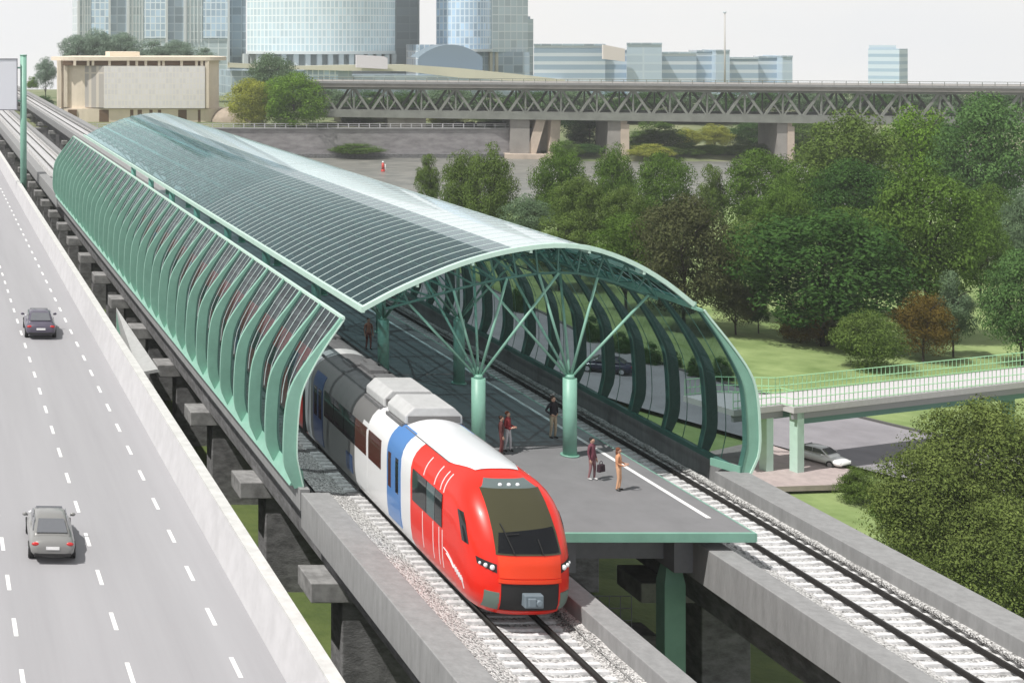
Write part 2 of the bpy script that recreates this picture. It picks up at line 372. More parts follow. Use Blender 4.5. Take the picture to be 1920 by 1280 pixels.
def track(xc, x0, x1, label, ylist):
    t = thing('railway_track', label, 'railway track', (xc, 40, 11.5))
    for s in (-1, 1):
        q = MB(); x = xc+s*0.8
        q.sweep([(x-0.06,RZ-0.17),(x+0.06,RZ-0.17),(x+0.06,RZ-0.15),(x+0.012,RZ-0.13),(x+0.012,RZ-0.05),(x+0.034,RZ-0.035),(x+0.034,RZ),(x-0.034,RZ),(x-0.034,RZ-0.035),(x-0.012,RZ-0.05),(x-0.012,RZ-0.13),(x-0.06,RZ-0.15)], [14,300,760])
        q.build('rail', M_RAIL, t)
    me = None; y = 0
    y0 = 33.0 if xc < 25 else 37.5
    def sl(q, y):
        zt = RZ-0.175
        q.add([(xc-1.4,y-0.13,zt-0.24),(xc+1.4,y-0.13,zt-0.24),(xc+1.4,y+0.13,zt-0.24),(xc-1.4,y+0.13,zt-0.24),
               (xc-1.4,y-0.10,zt),(xc-0.55,y-0.10,zt),(xc-0.35,y-0.09,zt-0.03),(xc+0.35,y-0.09,zt-0.03),(xc+0.55,y-0.10,zt),(xc+1.4,y-0.10,zt),
               (xc+1.4,y+0.10,zt),(xc+0.55,y+0.10,zt),(xc+0.35,y+0.09,zt-0.03),(xc-0.35,y+0.09,zt-0.03),(xc-0.55,y+0.10,zt),(xc-1.4,y+0.10,zt)],
              [(0,1,9,8,7,6,5,4),(2,3,15,14,13,12,11,10),(0,4,15,3),(1,2,10,9),(4,5,14,15),(5,6,13,14),(6,7,12,13),(7,8,11,12),(8,9,10,11)])
    q = MB(); sl(q, 0); me = q.mesh('sleeper', M_SLEEP)
    for k in range(100):
        o = link('sleeper', me, t); o.location = (random.uniform(-0.02,0.02), y0+0.5*k, random.uniform(-0.012,0.006))
    rest = MB()
    for k in range(100, 760): sl(rest, y0+0.5*k)
    tag(rest.build('distant_sleepers', M_SLEEP, t), kind='stuff')
    bl = MB()
    prof = [(x0,11.92),(x0+0.35,11.86),(xc-1.75,11.72),(xc-1.35,11.645),(xc,11.635),(xc+1.35,11.645),(xc+1.75,11.72),(x1-0.35,11.84),(x1,11.9)]
    rows = []; yy = 14.0
    while yy < 760:
        rows.append([(x, yy, z+(random.uniform(-0.03,0.03) if yy < 130 else 0)) for x, z in prof]); yy += 0.5 if yy < 130 else 15
    bl.grid(rows)
    tag(bl.build('ballast', M_BALL), 'grey crushed stone ballast under the '+('train track' if xc < 25 else 'empty track'), kind='stuff')
track(18.3, 15.5, 20.3, 'railway track with dark rails and pale sleepers under the red train', None)
track(30.5, 27.65, 32.05, 'empty railway track with dark rails and pale sleepers right of the platform', None)
# ------------------------------------------------------------------ platform
PZ = 13.0
pf = thing('station_platform', 'grey island platform with green front edge and white safety line', 'platform', (24.4, 48.6, 4.5))
q = MB(); q.sweep([(20.42,12.72),(28.4,12.72),(28.4,PZ),(20.42,PZ)], [48.72,57,80,110,158]); q.build('slab', M_PLAT, pf)
q = MB(); q.box((20.40,48.6,12.70),(28.42,48.717,PZ+0.02)); q.build('front_fascia', M_GREEN, pf, bevel=0.01)
q = MB(); q.box((28.403,48.6,12.72),(28.46,158,PZ+0.01)); q.build('edge_trim', M_GREEN, pf)
q = MB(); q.add([(27.6,50.2,PZ+.004),(27.78,50.2,PZ+.004),(27.78,157,PZ+.004),(27.6,157,PZ+.004)], [(0,1,2,3)]); q.build('safety_line', M_WHITE, pf)
q = MB(); q.add([(21.0,50.2,PZ+.004),(21.18,50.2,PZ+.004),(21.18,157,PZ+.004),(21.0,157,PZ+.004)], [(0,1,2,3)]); q.build('safety_line', M_WHITE, pf)
M_SLAT = pbr('grey_painted_steel', (0.20,0.20,0.23), 0.6, var=0.06)
for x in (22.4, 26.55):
    q = MB(); q.sweep([(x-0.35,11.25),(x+0.35,11.25),(x+0.35,12.717),(x-0.35,12.717)], [49.7,158]); q.build('longitudinal_beam', M_SLAT, pf)
for k in range(9):
    y = 50.6+12*k
    for x in (22.4, 26.55):
        q = MB(); q.prism([(x-0.37,y-0.3),(x+0.37,y-0.3),(x+0.37,y+0.3),(x-0.37,y+0.3)], 3.9, 10.6)
        q.add([(x-0.37,y-0.3,10.6),(x+0.37,y-0.3,10.6),(x+0.37,y+0.3,10.6),(x-0.37,y+0.3,10.6),(x-0.25,y-0.2,11.247),(x+0.25,y-0.2,11.247),(x+0.25,y+0.2,11.247),(x-0.25,y+0.2,11.247)], [(0,1,5,4),(1,2,6,5),(2,3,7,6),(3,0,4,7)])
        q.build('support_column', M_GREEN, pf)
    q = MB(); q.box((22.76,y-0.2,11.5),(26.19,y+0.2,12.3)); q.build('cross_beam', M_SLAT, pf)
# stair landing hung under the platform
st = thing('stair_landing', 'dark stair landing with wire mesh rail hanging under the platform end', 'stairs', (24.6, 53, 4.5))
q = MB(); q.box((23.1,52.3,8.0),(26.05,58,8.25)); q.box((26.0,52.2,4.0),(26.9,53.4,8.0)); q.build('landing_slab', M_CONCD, st)
q = MB()
for k in range(14): q.box((23.3,58+0.3*k,8.25+0.3*k),(25.9,58.3+0.3*k,8.45+0.3*k))
q.build('stair_flight', M_CONCD, st)
q = MB()
for k in range(8): x = 23.15+k*0.41; q.tube((x,52.35,8.25),(x,52.35,9.4), 0.018, n=5)
for z in (8.5,8.95,9.4): q.tube((23.15,52.35,z),(26.02,52.35,z), 0.02, n=5)
for k in range(9): y = 52.6+k*0.6; q.tube((23.15,y,8.25),(23.15,y,9.4), 0.018, n=5)
for z in (8.5,8.95,9.4): q.tube((23.15,52.35,z),(23.15,57.9,z), 0.02, n=5)
q.build('mesh_rail', M_SLAT, st)

# ------------------------------------------------------------------ curved glass walls
def smooth_prof(pts, n=26):
    """Catmull-Rom through the points, evenly resampled"""
    P = [pts[0]]+list(pts)+[pts[-1]]; out = []
    for i in range(1, len(P)-2):
        for k in range(12):
            t = k/12; a, b, c, d = [Vector(p) for p in P[i-1:i+3]]
            out.append(0.5*((2*b)+(-a+c)*t+(2*a-5*b+4*c-d)*t*t+(-a+3*b-3*c+d)*t**3))
    out.append(Vector(pts[-1]))
    L = [0]
    for a, b in zip(out, out[1:]): L.append(L[-1]+(b-a).length)
    res = []
    for k in range(n+1):
        s = L[-1]*k/n; j = 0
        while j < len(L)-2 and L[j+1] < s: j += 1
        u = (s-L[j])/(L[j+1]-L[j]) if L[j+1] > L[j] else 0
        res.append(out[j].lerp(out[j+1], u))
    return res
# (x, z) of the glass, bottom to top, from the photo
gl = [(14.80,12.33),(14.66,12.95),(14.55,13.65),(14.62,15.2),(14.82,16.25),(15.55,17.65),(16.40,18.9)]
def curved_wall(mirror, y0, n, label, cat, finmat):
    prof = smooth_prof([((47.75-x if mirror else x), z) for x, z in gl], 26)
    sgn = 1 if mirror else -1
    t = thing('glass_wall', label, cat, (prof[0].x, y0, 12.33))
    nrm = []
    for k in range(len(prof)):
        a, b = prof[max(0, k-1)], prof[min(len(prof)-1, k+1)]; d = (b-a).normalized(); nn = Vector((d.y, -d.x))
        if nn.x*sgn < 0: nn = -nn
        nrm.append(nn)
    def off(k, w): return prof[k]+nrm[k]*w
    N = len(prof)-1
    def wid(k):
        u = k/N; a = min(1, max(0, (u-0.38)/0.62)); return 0.11+0.39*(1-a*a*(3-2*a))*min(1, 0.55+u*4)
    # fin: radial plate
    q = MB(); th = 0.09
    rows_o = [off(k, wid(k)) for k in range(N+1)]; rows_i = [off(k, 0.0) for k in range(N+1)]
    vs = []
    for y in (-th, th):
        for k in range(N+1): vs.append((rows_i[k].x, y, rows_i[k].y)); vs.append((rows_o[k].x, y, rows_o[k].y))
    m = 2*(N+1); fs = []
    for k in range(N):
        a = 2*k; fs += [(a, a+1, a+3, a+2), (m+a+2, m+a+3, m+a+1, m+a), (a+1, m+a+1, m+a+3, a+3), (a, a+2, m+a+2, m+a)]
    fs += [(0, m, m+1, 1), (2*N, 2*N+1, m+2*N+1, m+2*N)]
    q.add(vs, fs, 0, False); fin = q.mesh('fin', finmat); fin0 = q.mesh('fin', M_GREEN)
    # inner flange of the fin, a pale strip
    q = MB(); vs = []
    for y in (-0.13, 0.13):
        for k in range(N+1):
            a = off(k, -0.05); b_ = off(k, -0.003); vs.append((a.x, y, a.y)); vs.append((b_.x, y, b_.y))
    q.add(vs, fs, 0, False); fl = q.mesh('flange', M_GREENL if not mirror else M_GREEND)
    q = MB(); q.grid([[(off(k, 0.03).x, y, off(k, 0.03).y) for k in range(N+1)] for y in (0.095, 2.905)]); pane = q.mesh('glass_panel', M_GLASSW if mirror else M_GLASSL)
    q = MB()
    for j in ((1,2,3) if not mirror else (2,)):
        y = 0.75*j if not mirror else 1.5
        for k in range(10 if not mirror else 0, N, 2): a, b_ = off(k, 0.05), off(min(N, k+2), 0.05); q.bar((a.x,y,a.y),(b_.x,y,b_.y),0.022,0.026)
    mull = q.mesh('glazing_bars', M_BAR if not mirror else M_GREEN)
    for k in range(n+1):
        o = link('fin', fin if k else fin0, t); o.location = (0, y0+3*k, 0)
        f = link('flange', fl, o); f.location = (0, 0, 0)
        if k < n:
            p = link('glass_panel', pane, t); p.location = (0, y0+3*k, 0)
            link('glazing_bars', mull, p)
    top = prof[-1]; bot = prof[0]
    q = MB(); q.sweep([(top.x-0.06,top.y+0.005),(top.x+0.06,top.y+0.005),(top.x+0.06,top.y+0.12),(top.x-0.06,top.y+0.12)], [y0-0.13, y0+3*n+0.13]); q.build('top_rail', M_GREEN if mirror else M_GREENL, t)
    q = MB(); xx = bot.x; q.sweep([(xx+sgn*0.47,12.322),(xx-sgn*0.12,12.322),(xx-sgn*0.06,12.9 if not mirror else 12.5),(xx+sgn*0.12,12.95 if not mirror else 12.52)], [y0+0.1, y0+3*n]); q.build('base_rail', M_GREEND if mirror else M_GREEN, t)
    if mirror:  # end face of the front fin carries a bright edge strip
        q = MB(); vs = []
        for y in (y0-0.15, y0-0.093):
            for k in range(N+1):
                a = off(k, wid(k)-0.02); b_ = off(k, wid(k)+0.06); vs.append((a.x, y, a.y)); vs.append((b_.x, y, b_.y))
        q.add(vs, fs, 0, False); q.build('edge_strip', M_GREENL, t)
        q = MB(); q.bar((bot.x-0.02,y0-0.12,12.5),(bot.x-0.55,y0+1.1,12.5),0.09,0.3); q.build('foot_brace', M_GREEN, t)
    return t
curved_wall(False, 55.9, 34, 'green ribbed curved glass wall beside the highway, left of the train', 'glass wall', M_GREEN)
curved_wall(True, 57.5, 33, 'see-through curved glass wall between the empty track and the street', 'glass wall', pbr('shaded_green_steel_paint', (0.055,0.115,0.105), 0.45, var=0.08))  # shade on the fins behind the front one is painted as darker green

# ------------------------------------------------------------------ glass canopy
arc_px = [(680,580),(740,548),(800,521),(860,497),(920,479),(980,467),(1040,461),(1100,465),(1150,479),(1200,501),(1250,532),(1300,572)]
arc = smooth_prof([((x-VX)/46.6, CZ-(y-VY)/46.6) for x, y in arc_px], 30)
AY0, AN = 57.1, 101
cn = thing('platform_canopy', 'arched glass canopy on green tree-like columns over the platform', 'canopy', (24.4, 57, PZ))
NA = len(arc)-1
an = []
for k in range(NA+1):
    a, b_ = arc[max(0, k-1)], arc[min(NA, k+1)]; d = (b_-a).normalized(); an.append(Vector((-d.y, d.x)) if d.x > 0 else Vector((d.y, -d.x)))
def ao(k, w): return arc[k]+an[k]*w
q = MB()
for k in range(NA): a, b_ = ao(k, 0.0), ao(k+1, 0.0); q.bar((a.x,0,a.y),(b_.x,0,b_.y),0.026,0.05, up=(0,1,0))
barm = q.mesh('glazing_bar', M_BAR)
q = MB()

q = MB()
for k in range(NA): a, b_ = ao(k, 0.0), ao(k+1, 0.0); q.bar((a.x,0,a.y),(b_.x,0,b_.y),0.02,0.04, up=(0,1,0))
barg = q.mesh('glazing_bar', pbr('mid_green_glazing_bar', (0.36,0.49,0.47), 0.4))
for k in range(1, 101):
    o = link('glazing_bar', barm if k < 34 else barg, cn); o.location = (0, AY0+k*1.0, 0)
q = MB(); q.grid([[(p.x, y, p.y) for p in arc] for y in (0.02, 12.48)])
for k in range(NA): q.m[k] = 2 if 14 <= k < 23 else 1 if 12 <= k < 14 else 0  # columns near the crest take the painted sheen
gms = [q.mesh('glass_sheet', [m_, M_SHEENL, M_SHEEN]) for m_ in M_GLASSRS]
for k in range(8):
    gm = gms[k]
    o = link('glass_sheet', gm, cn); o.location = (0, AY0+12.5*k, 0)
q = MB()
for k in range(NA): a, b_ = ao(k, 0.02), ao(k+1, 0.02); q.bar((a.x,AY0,a.y),(b_.x,AY0,b_.y),0.18,0.2, up=(0,1,0))
q.build('front_arch', M_GREENL, cn)
for nm, k, w, h, mat in (('eave_beam', 0, 0.15, 0.24, M_GREENL), ('eave_beam', NA, 0.2, 0.26, M_GREEN), ('purlin', 5, 0.10, 0.14, M_GREENL), ('purlin', 10, 0.1, 0.14, M_GREENL), ('purlin', 15, 0.12, 0.14, M_GREENL), ('purlin', 20, 0.1, 0.14, M_GREENL), ('purlin', 25, 0.1, 0.14, M_GREENL)):
    a = ao(k, 0.0 if 'eave' in nm else -0.12); q = MB(); q.bar((a.x,AY0-0.08,a.y),(a.x,AY0+101,a.y), w, h); q.build(nm, mat, cn)
for k in (3,7,9,12,14,17,19,22,24,27):
    a = ao(k, -0.03); q = MB(); q.bar((a.x,AY0,a.y),(a.x,AY0+101,a.y), 0.045, 0.05); q.build('purlin', M_GREEN, cn)
# arched trusses
dep = [max(0.15, 0.95*math.sin(math.pi*k/NA)**0.6) for k in range(NA+1)]
q = MB(); lowc = [ao(k, -0.25-dep[k]) for k in range(NA+1)]
ix = list(range(2, NA-1, 2))
for a, b_ in zip(ix, ix[1:]):
    q.tube((lowc[a].x,0,lowc[a].y),(lowc[b_].x,0,lowc[b_].y),0.055,n=6)
    p = ao(a, -0.1); q2 = ao(b_, -0.1)
    q.tube((p.x,0,p.y),(lowc[a].x,0,lowc[a].y),0.045,n=5); q.tube((p.x,0,p.y),(lowc[b_].x,0,lowc[b_].y),0.045,n=5)
    q.tube((p.x,0,p.y),(q2.x,0,q2.y),0.05,n=6)
trm = q.mesh('arch_truss', M_GREEND)
q = MB()   # braces along the rails between two trusses
for a in ix[1::2]:
    q.tube((lowc[a].x,0,lowc[a].y),(lowc[a].x,4,lowc[a].y),0.035,n=5)
    p = ao(a, -0.12); q.tube((lowc[a].x,0,lowc[a].y),(p.x,2,p.y),0.03,n=5); q.tube((p.x,2,p.y),(lowc[a].x,4,lowc[a].y),0.03,n=5)
brm = q.mesh('truss_brace', M_GREEND)
for k in range(26):
    o = link('arch_truss', trm, cn); o.location = (0, AY0+0.6+4*k, 0)
    if k < 25: o2 = link('truss_brace', brm, cn); o2.location = (0, AY0+0.6+4*k, 0)
def near_low(x): return min(lowc, key=lambda p: abs(p.x-x))
q = MB(); q.tube((0,0,PZ-0.01),(0,0,16.15),0.27,n=20); q.tube((0,0,16.15),(0,0,16.3),0.2,0.14,n=14); colm = q.mesh('column', M_GREEN)
q = MB(); q.tube((0,0,PZ),(0,0,PZ+0.06),0.36,n=20); bpm = q.mesh('base_plate', M_GREEN)
for k in range(9):
    y = 57.7+12*k
    for x, side in ((22.45,-1),(26.17,1)):
        o = link('column', colm, cn); o.location = (x, y, 0)
        link('base_plate', bpm, o)
        for dx, dy in ((-3.2,0.1),(3.2,-0.1),(-1.2,3.4),(1.2,3.4),(-1.2,-0.1) if k == 0 else (-1.2,-3.4),(1.2,-0.1) if k == 0 else (1.2,-3.4)):
            tx = x+dx*(0.95 if dx*side > 0 else 1.05); lp = near_low(tx)
            q = MB(); q.tube((dx*0.02,dy*0.02,16.2),(lp.x-x,dy,lp.y),0.055,n=7); q.build('branch', M_GREEN, o)
# ------------------------------------------------------------------ train
TX, TY, TZ = 18.5, 43.4, RZ
M_TRED = pbr('red_train_paint', (0.70,0.020,0.009), 0.32, spec=0.3, coat=0.25, var=0.03, scale=2)
M_TORA = pbr('orange_red_train_paint', (0.80,0.055,0.014), 0.4, spec=0.3, coat=0.15)
M_TWHT = pbr('white_train_paint', (0.72,0.72,0.73), 0.3, coat=0.4)
M_TGRY = pbr('grey_train_paint', (0.14,0.138,0.138), 0.45, coat=0.05)  # grey paint, darkened further for the canopy's shade on the rear
M_TROOF = pbr('dark_grey_train_roof', (0.14,0.14,0.145), 0.6, var=0.15, scale=3)
M_TSILV = pbr('silver_white_train_roof', (0.70,0.72,0.75), 0.3, coat=0.3)
M_TUNIT = pbr('pale_grey_roof_unit', (0.46,0.465,0.47), 0.5, var=0.06, scale=3)
M_TBLUE = pbr('blue_train_door_paint', (0.075,0.20,0.47), 0.3, coat=0.4)
M_TNAVY = pbr('navy_train_door_paint', (0.02,0.05,0.14), 0.3, coat=0.3)
M_TEAL = pbr('teal_grey_window_glass', (0.05,0.085,0.09), 0.08, spec=0.8)
M_BROWN = pbr('brown_window_glass', (0.075,0.025,0.018), 0.08, spec=0.8)
M_WSH = pbr('windshield_glass', (0.050,0.048,0.024), 0.04, spec=0.5)  # olive tint stands for a reflection, put into the base colour
M_GRN = pbr('grey_green_step_plate', (0.12,0.17,0.145), 0.5)
M_LAMP = pbr('lamp_glass', (0.8,0.82,0.85), 0.15, coat=0.5)
def interp(tab, z):
    for (a, va), (b_, vb) in zip(tab, tab[1:]):
        if z <= b_: return va+(vb-va)*(z-a)/(b_-a) if b_ > a else vb
    return tab[-1][1]
A_T = [(0.3,0.34),(0.5,0.16),(0.75,0.04),(1.0,0.0),(1.5,0.0),(2.0,0.05),(2.35,0.17),(2.8,0.45),(3.2,0.80),(3.5,1.12),(3.85,1.62),(4.0,2.05),(4.1,2.5),(4.16,3.0),(4.22,3.8)]
def aZ(z): return interp(A_T, z)
def wZ(z):
    if z < 2.6: return interp([(0.3,1.36),(0.6,1.52),(1.0,1.58),(1.4,1.6),(2.6,1.6)], z)
    u = min(1, (z-2.6)/(4.2-2.6)); return 1.6*max(0.0, 1-u**3.0)**0.5
def LZ(z): return interp([(0.3,1.8),(2.4,1.8),(3.4,1.5),(4.22,0.8)], z)
def nose(x, z):
    w_ = max(0.02, wZ(z)); u = min(1, abs(x)/w_); return aZ(z)+LZ(z)*(1-(1-u**3.1)**(1/3.1))
def body_mesh(dend, cols):
    ang = [math.pi/2*k/9 for k in range(10)]
    zl = [0.32,0.45,0.6,0.8,1.0,1.25,1.6,2.0,2.35,2.6]+[2.6+1.6*math.sin(a)**0.667 for a in ang[1:]]
    str_d = [dend]+[d for d in (34,27,20.0,19.0,17.0,12.6,11.0,9.0,6.15) if d < dend]
    rows = []; dd = []
    for z in zl:
        w_ = wZ(z); L = []
        sN = nose(w_*0.9999, z)
        left = [(-w_, d) for d in str_d]+[(-w_, 6.15+(sN-6.15)*k/3) for k in (1,2)]
        arcp = []
        for k in range(25):
            a = -math.pi/2+math.pi*k/24; x = w_*math.copysign(abs(math.sin(a))**(2/3.1), math.sin(a)); x = max(-w_, min(w_, x)); arcp.append((x, nose(x, z)))
        pts = left+arcp+[(-x, d) for x, d in left[::-1]]
        rows.append([(TX+x, TY+d, TZ+z) for x, d in pts]); dd.append([d for x, d in pts])
    mb = MB(); mb.grid(rows, 0, True)
    n = len(rows[0]); i = 0
    for j in range(len(rows)-1):
        for k in range(n-1):
            d = (dd[j][k]+dd[j][k+1]+dd[j+1][k]+dd[j+1][k+1])/4; z = (zl[j]+zl[j+1])/2
            mb.m[i] = cols(d, z, j, len(zl)); i += 1
    return mb
def cols(d, z, j, n):
    roof = j >= n-5
    if d > 20: return 3 if roof else 0
    if d > 19: return 1
    if d > 12.6: return 3 if roof else 2
    if d > 11.0: return 3 if roof else (1 if z < 2.2 else 2)
    if d > 6.15: return 3 if (roof and d > 11) else 1
    return 0
tr = thing('passenger_train', 'red nosed passenger train with white, blue and grey carriage sides at the platform', 'train', (TX, TY, RZ))
body_mesh(72.0, cols).build('body', [M_TRED, M_TWHT, M_TGRY, M_TROOF], tr)
def patch(fn, u0, u1, v0, v1, nu, nv, eps, mb=None, mi=0, out=(0,-1,0.2), quad=None, thick=0.03):
    """thin shell laid on the train's surface; fn(u, v) -> point; quad = bilinear corner uv list"""
    mb = mb or MB(); rows = []
    for j in range(nv+1):
        r = []
        for i in range(nu+1):
            s, t_ = i/nu, j/nv
            if quad:
                (a, b_), (c, d), (e, f), (g_, h) = quad
                u = (1-t_)*((1-s)*a+s*c)+t_*((1-s)*g_+s*e); v = (1-t_)*((1-s)*b_+s*d)+t_*((1-s)*h+s*f)
            else: u, v = u0+(u1-u0)*s, v0+(v1-v0)*t_
            p = Vector(fn(u, v)); du = Vector(fn(u+1e-3, v))-Vector(fn(u-1e-3, v)); dv = Vector(fn(u, v+1e-3))-Vector(fn(u, v-1e-3))
            n = du.cross(dv)
            if n.length < 1e-12: n = Vector(out)
            n.normalize()
            if n.dot(Vector(out)) < 0: n = -n
            r.append((p+n*eps, p-n*thick))
        rows.append(r)
    mb.grid([[p[0] for p in r] for r in rows], mi)
    rim = [rows[0][i] for i in range(nu+1)]+[rows[j][nu] for j in range(1, nv+1)]+[rows[nv][i] for i in range(nu-1, -1, -1)]+[rows[j][0] for j in range(nv-1, 0, -1)]
    k = len(rim); vs = [p[0] for p in rim]+[p[1] for p in rim]
    mb.add(vs, [(a, (a+1) % k, k+(a+1) % k, k+a) for a in range(k)], mi)
    return mb
def fr(x, z): return (TX+x, TY+nose(x, z), TZ+z)
def sdl(d, z): return (TX-wZ(z), TY+d, TZ+z)
def sdr(d, z): return (TX+wZ(z), TY+d, TZ+z)
def roofp(x, d):
    lo, hi = 2.6, 4.2
    for _ in range(24):
        m_ = (lo+hi)/2
        if wZ(m_) > abs(x): lo = m_
        else: hi = m_
    return (TX+x, TY+d, TZ+lo)
# cab front
patch(fr,0,0,0,0,16,16,0.018, quad=[(-0.98,2.20),(1.03,2.20),(0.95,3.80),(-0.92,3.80)]).build('windshield', M_WSH, tr)
patch(fr,0,0,0,0,16,6,0.024, quad=[(-0.92,2.25),(0.97,2.25),(0.93,2.92),(-0.80,2.78)]).build('dashboard_band', pbr('dark_dashboard', (0.006,0.007,0.009), 0.35, spec=0.25), tr)
patch(fr,0,0,0,0,16,4,0.022, quad=[(-0.88,3.80),(0.88,3.80),(0.64,3.98),(-0.64,3.98)]).build('visor', pbr('grey_visor', (0.10,0.13,0.13), 0.3, coat=0.5), tr)
for x in (-0.28,0.0,0.28):
    p = Vector(fr(x,3.87)); q = MB(); q.ell(p+Vector((0,-0.02,0.03)), (0.07,0.06,0.06), 8, 6); q.build('top_lamp', M_LAMP, tr)
q = patch(fr,0,0,0,0,12,6,0.03, quad=[(-0.92,1.54),(0.95,1.54),(0.97,2.17),(-0.94,2.17)]); q.build('nose_panel', M_TORA, tr)
q = patch(fr,-0.95,0.95,1.40,1.51,12,2,0.05); q.build('bumper_lip', M_TORA, tr)
patch(fr,-0.88,0.88,0.52,1.36,10,4,0.012).build('coupler_bay', M_BLACK, tr)
q = MB(); y0 = TY-0.12
q.box((TX-0.28,y0-0.1,TZ+0.72),(TX+0.30,y0+0.25,TZ+1.12)); q.box((TX-0.20,y0-0.18,TZ+0.78),(TX+0.05,y0-0.1,TZ+1.05)); q.tube((TX+0.14,y0-0.2,TZ+0.9),(TX+0.14,y0,TZ+0.9),0.1,n=10)
q.build('coupler', pbr('blue_grey_coupler', (0.16,0.20,0.23), 0.5), tr, bevel=0.03)
q = MB()
for a, b_ in ((-0.94,-0.88),(0.88,0.94)): patch(fr,a,b_,0.46,1.38,2,4,0.03,mb=q)
patch(fr,-0.94,0.94,0.42,0.51,10,1,0.03,mb=q); q.build('bay_frame', M_TRED, tr)
for s in (-1, 1):
    a, b_ = sorted((s*0.92, s*1.28)); patch(fr,a,b_,0.52,1.08,5,4,0.03).build('step_plate', M_GRN, tr)
    q = patch(fr,0,0,0,0,5,3,0.012, quad=[(s*0.98,1.66),(s*1.42,1.82),(s*1.44,2.02),(s*0.98,1.92)])
    hl = q.build('headlight', M_BLACK, tr)
    for u, r in ((1.08,0.085),(1.24,0.07),(1.36,0.05)):
        p = Vector(fr(s*u,1.82+0.05*(u-1.08)/0.3)); q = MB(); q.ell(p+Vector((s*0.02,-0.02,0.0)), (r,r*0.6,r), 8, 6); q.build('lamp', M_LAMP, hl)
for x0, x1, z1 in ((-0.45,-0.70,3.0),(0.42,0.34,2.62)):
    q = MB()
    pts = [Vector(fr(x0+(x1-x0)*k/8, 2.2+(z1-2.2)*k/8))+Vector((0,-0.05,0.03)) for k in range(9)]; q.path(pts, 0.022, 5)
    if x0 < 0: q.path([Vector(fr(-0.62+0.05*k,2.72+0.004*k))+Vector((0,-0.055,0.035)) for k in range(9)], 0.016, 5)
    q.build('wiper', M_BLACK, tr)
# silver roof panel behind the windshield
def topz(x, d):     # height of the body surface over (x, d) at the sloping front
    lo, hi = 2.4, 4.2
    for _ in range(26):
        m_ = (lo+hi)/2
        if wZ(m_) > abs(x) and nose(x, m_) < d: lo = m_
        else: hi = m_
    return TZ+lo
q = MB(); q.grid([[(TX+x, TY+d, topz(x, d)+0.016) for x in [-1.05*(0.66+0.34*min(1,(d-2.6)/1.2))+2*1.05*(0.66+0.34*min(1,(d-2.6)/1.2))*k/16 for k in range(17)]] for d in [2.62,2.8,3.0,3.3,3.6,4.0,4.5,5.0,5.6,6.2,7.0,7.8,8.2]])
q.build('roof_panel', M_TSILV, tr)
q = MB()
for x in (-1.06,1.06): q.path([(TX+x, TY+d, topz(x, d)+0.02) for d in (3.9,4.6,5.4,6.2,7.2,8.2)], 0.02, 5)
q.build('roof_seam', M_TGRY, tr)
# air conditioning units
for d0, d1 in ((8.3,10.3),(10.75,12.9)):
    z0, z1 = TZ+4.0, TZ+4.62
    q = MB(); a, b_ = TY+d0, TY+d1
    xs_ = [(-1.05,z0),(-1.05,z0+0.3),(-0.72,z1),(0.72,z1),(1.05,z0+0.3),(1.05,z0)]
    q.sweep([(TX+x, z) for x, z in xs_], [a, b_]); u = q.build('roof_unit', M_TUNIT, tr, bevel=0.05)
    q = MB(); q.box((TX-0.95,a-0.02,z0+0.06),(TX+0.95,a-0.004,z0+0.30)); q.build('vent', M_TGRY, u)
    q = MB(); q.box((TX-1.15,a+0.1,z0-0.12),(TX+1.15,b_-0.1,z0-0.004)); q.build('mount', M_TROOF, u)
# roof clutter over the grey carriages
for k, d in enumerate((13.6,15.2,16.6,22,24.5,27,33,36,39,42,47,50,54,58,63,67)):
    q = MB(); x0 = random.uniform(-0.8,-0.1); q.box((TX+x0,TY+d,TZ+4.12),(TX+x0+random.uniform(0.4,0.8),TY+d+random.uniform(0.8,1.4),TZ+4.12+random.uniform(0.15,0.3))); q.box((TX+0.3,TY+d+0.3,TZ+4.1),(TX+0.7,TY+d+1.1,TZ+4.28)); q.build('roof_equipment', M_TROOF, tr, bevel=0.03)
q = MB()
for x in (-0.95,0.95): q.box((TX+x-0.04,TY+13,TZ+4.0),(TX+x+0.04,TY+72,TZ+4.08))
q.build('roof_cable_duct', M_TROOF, tr)
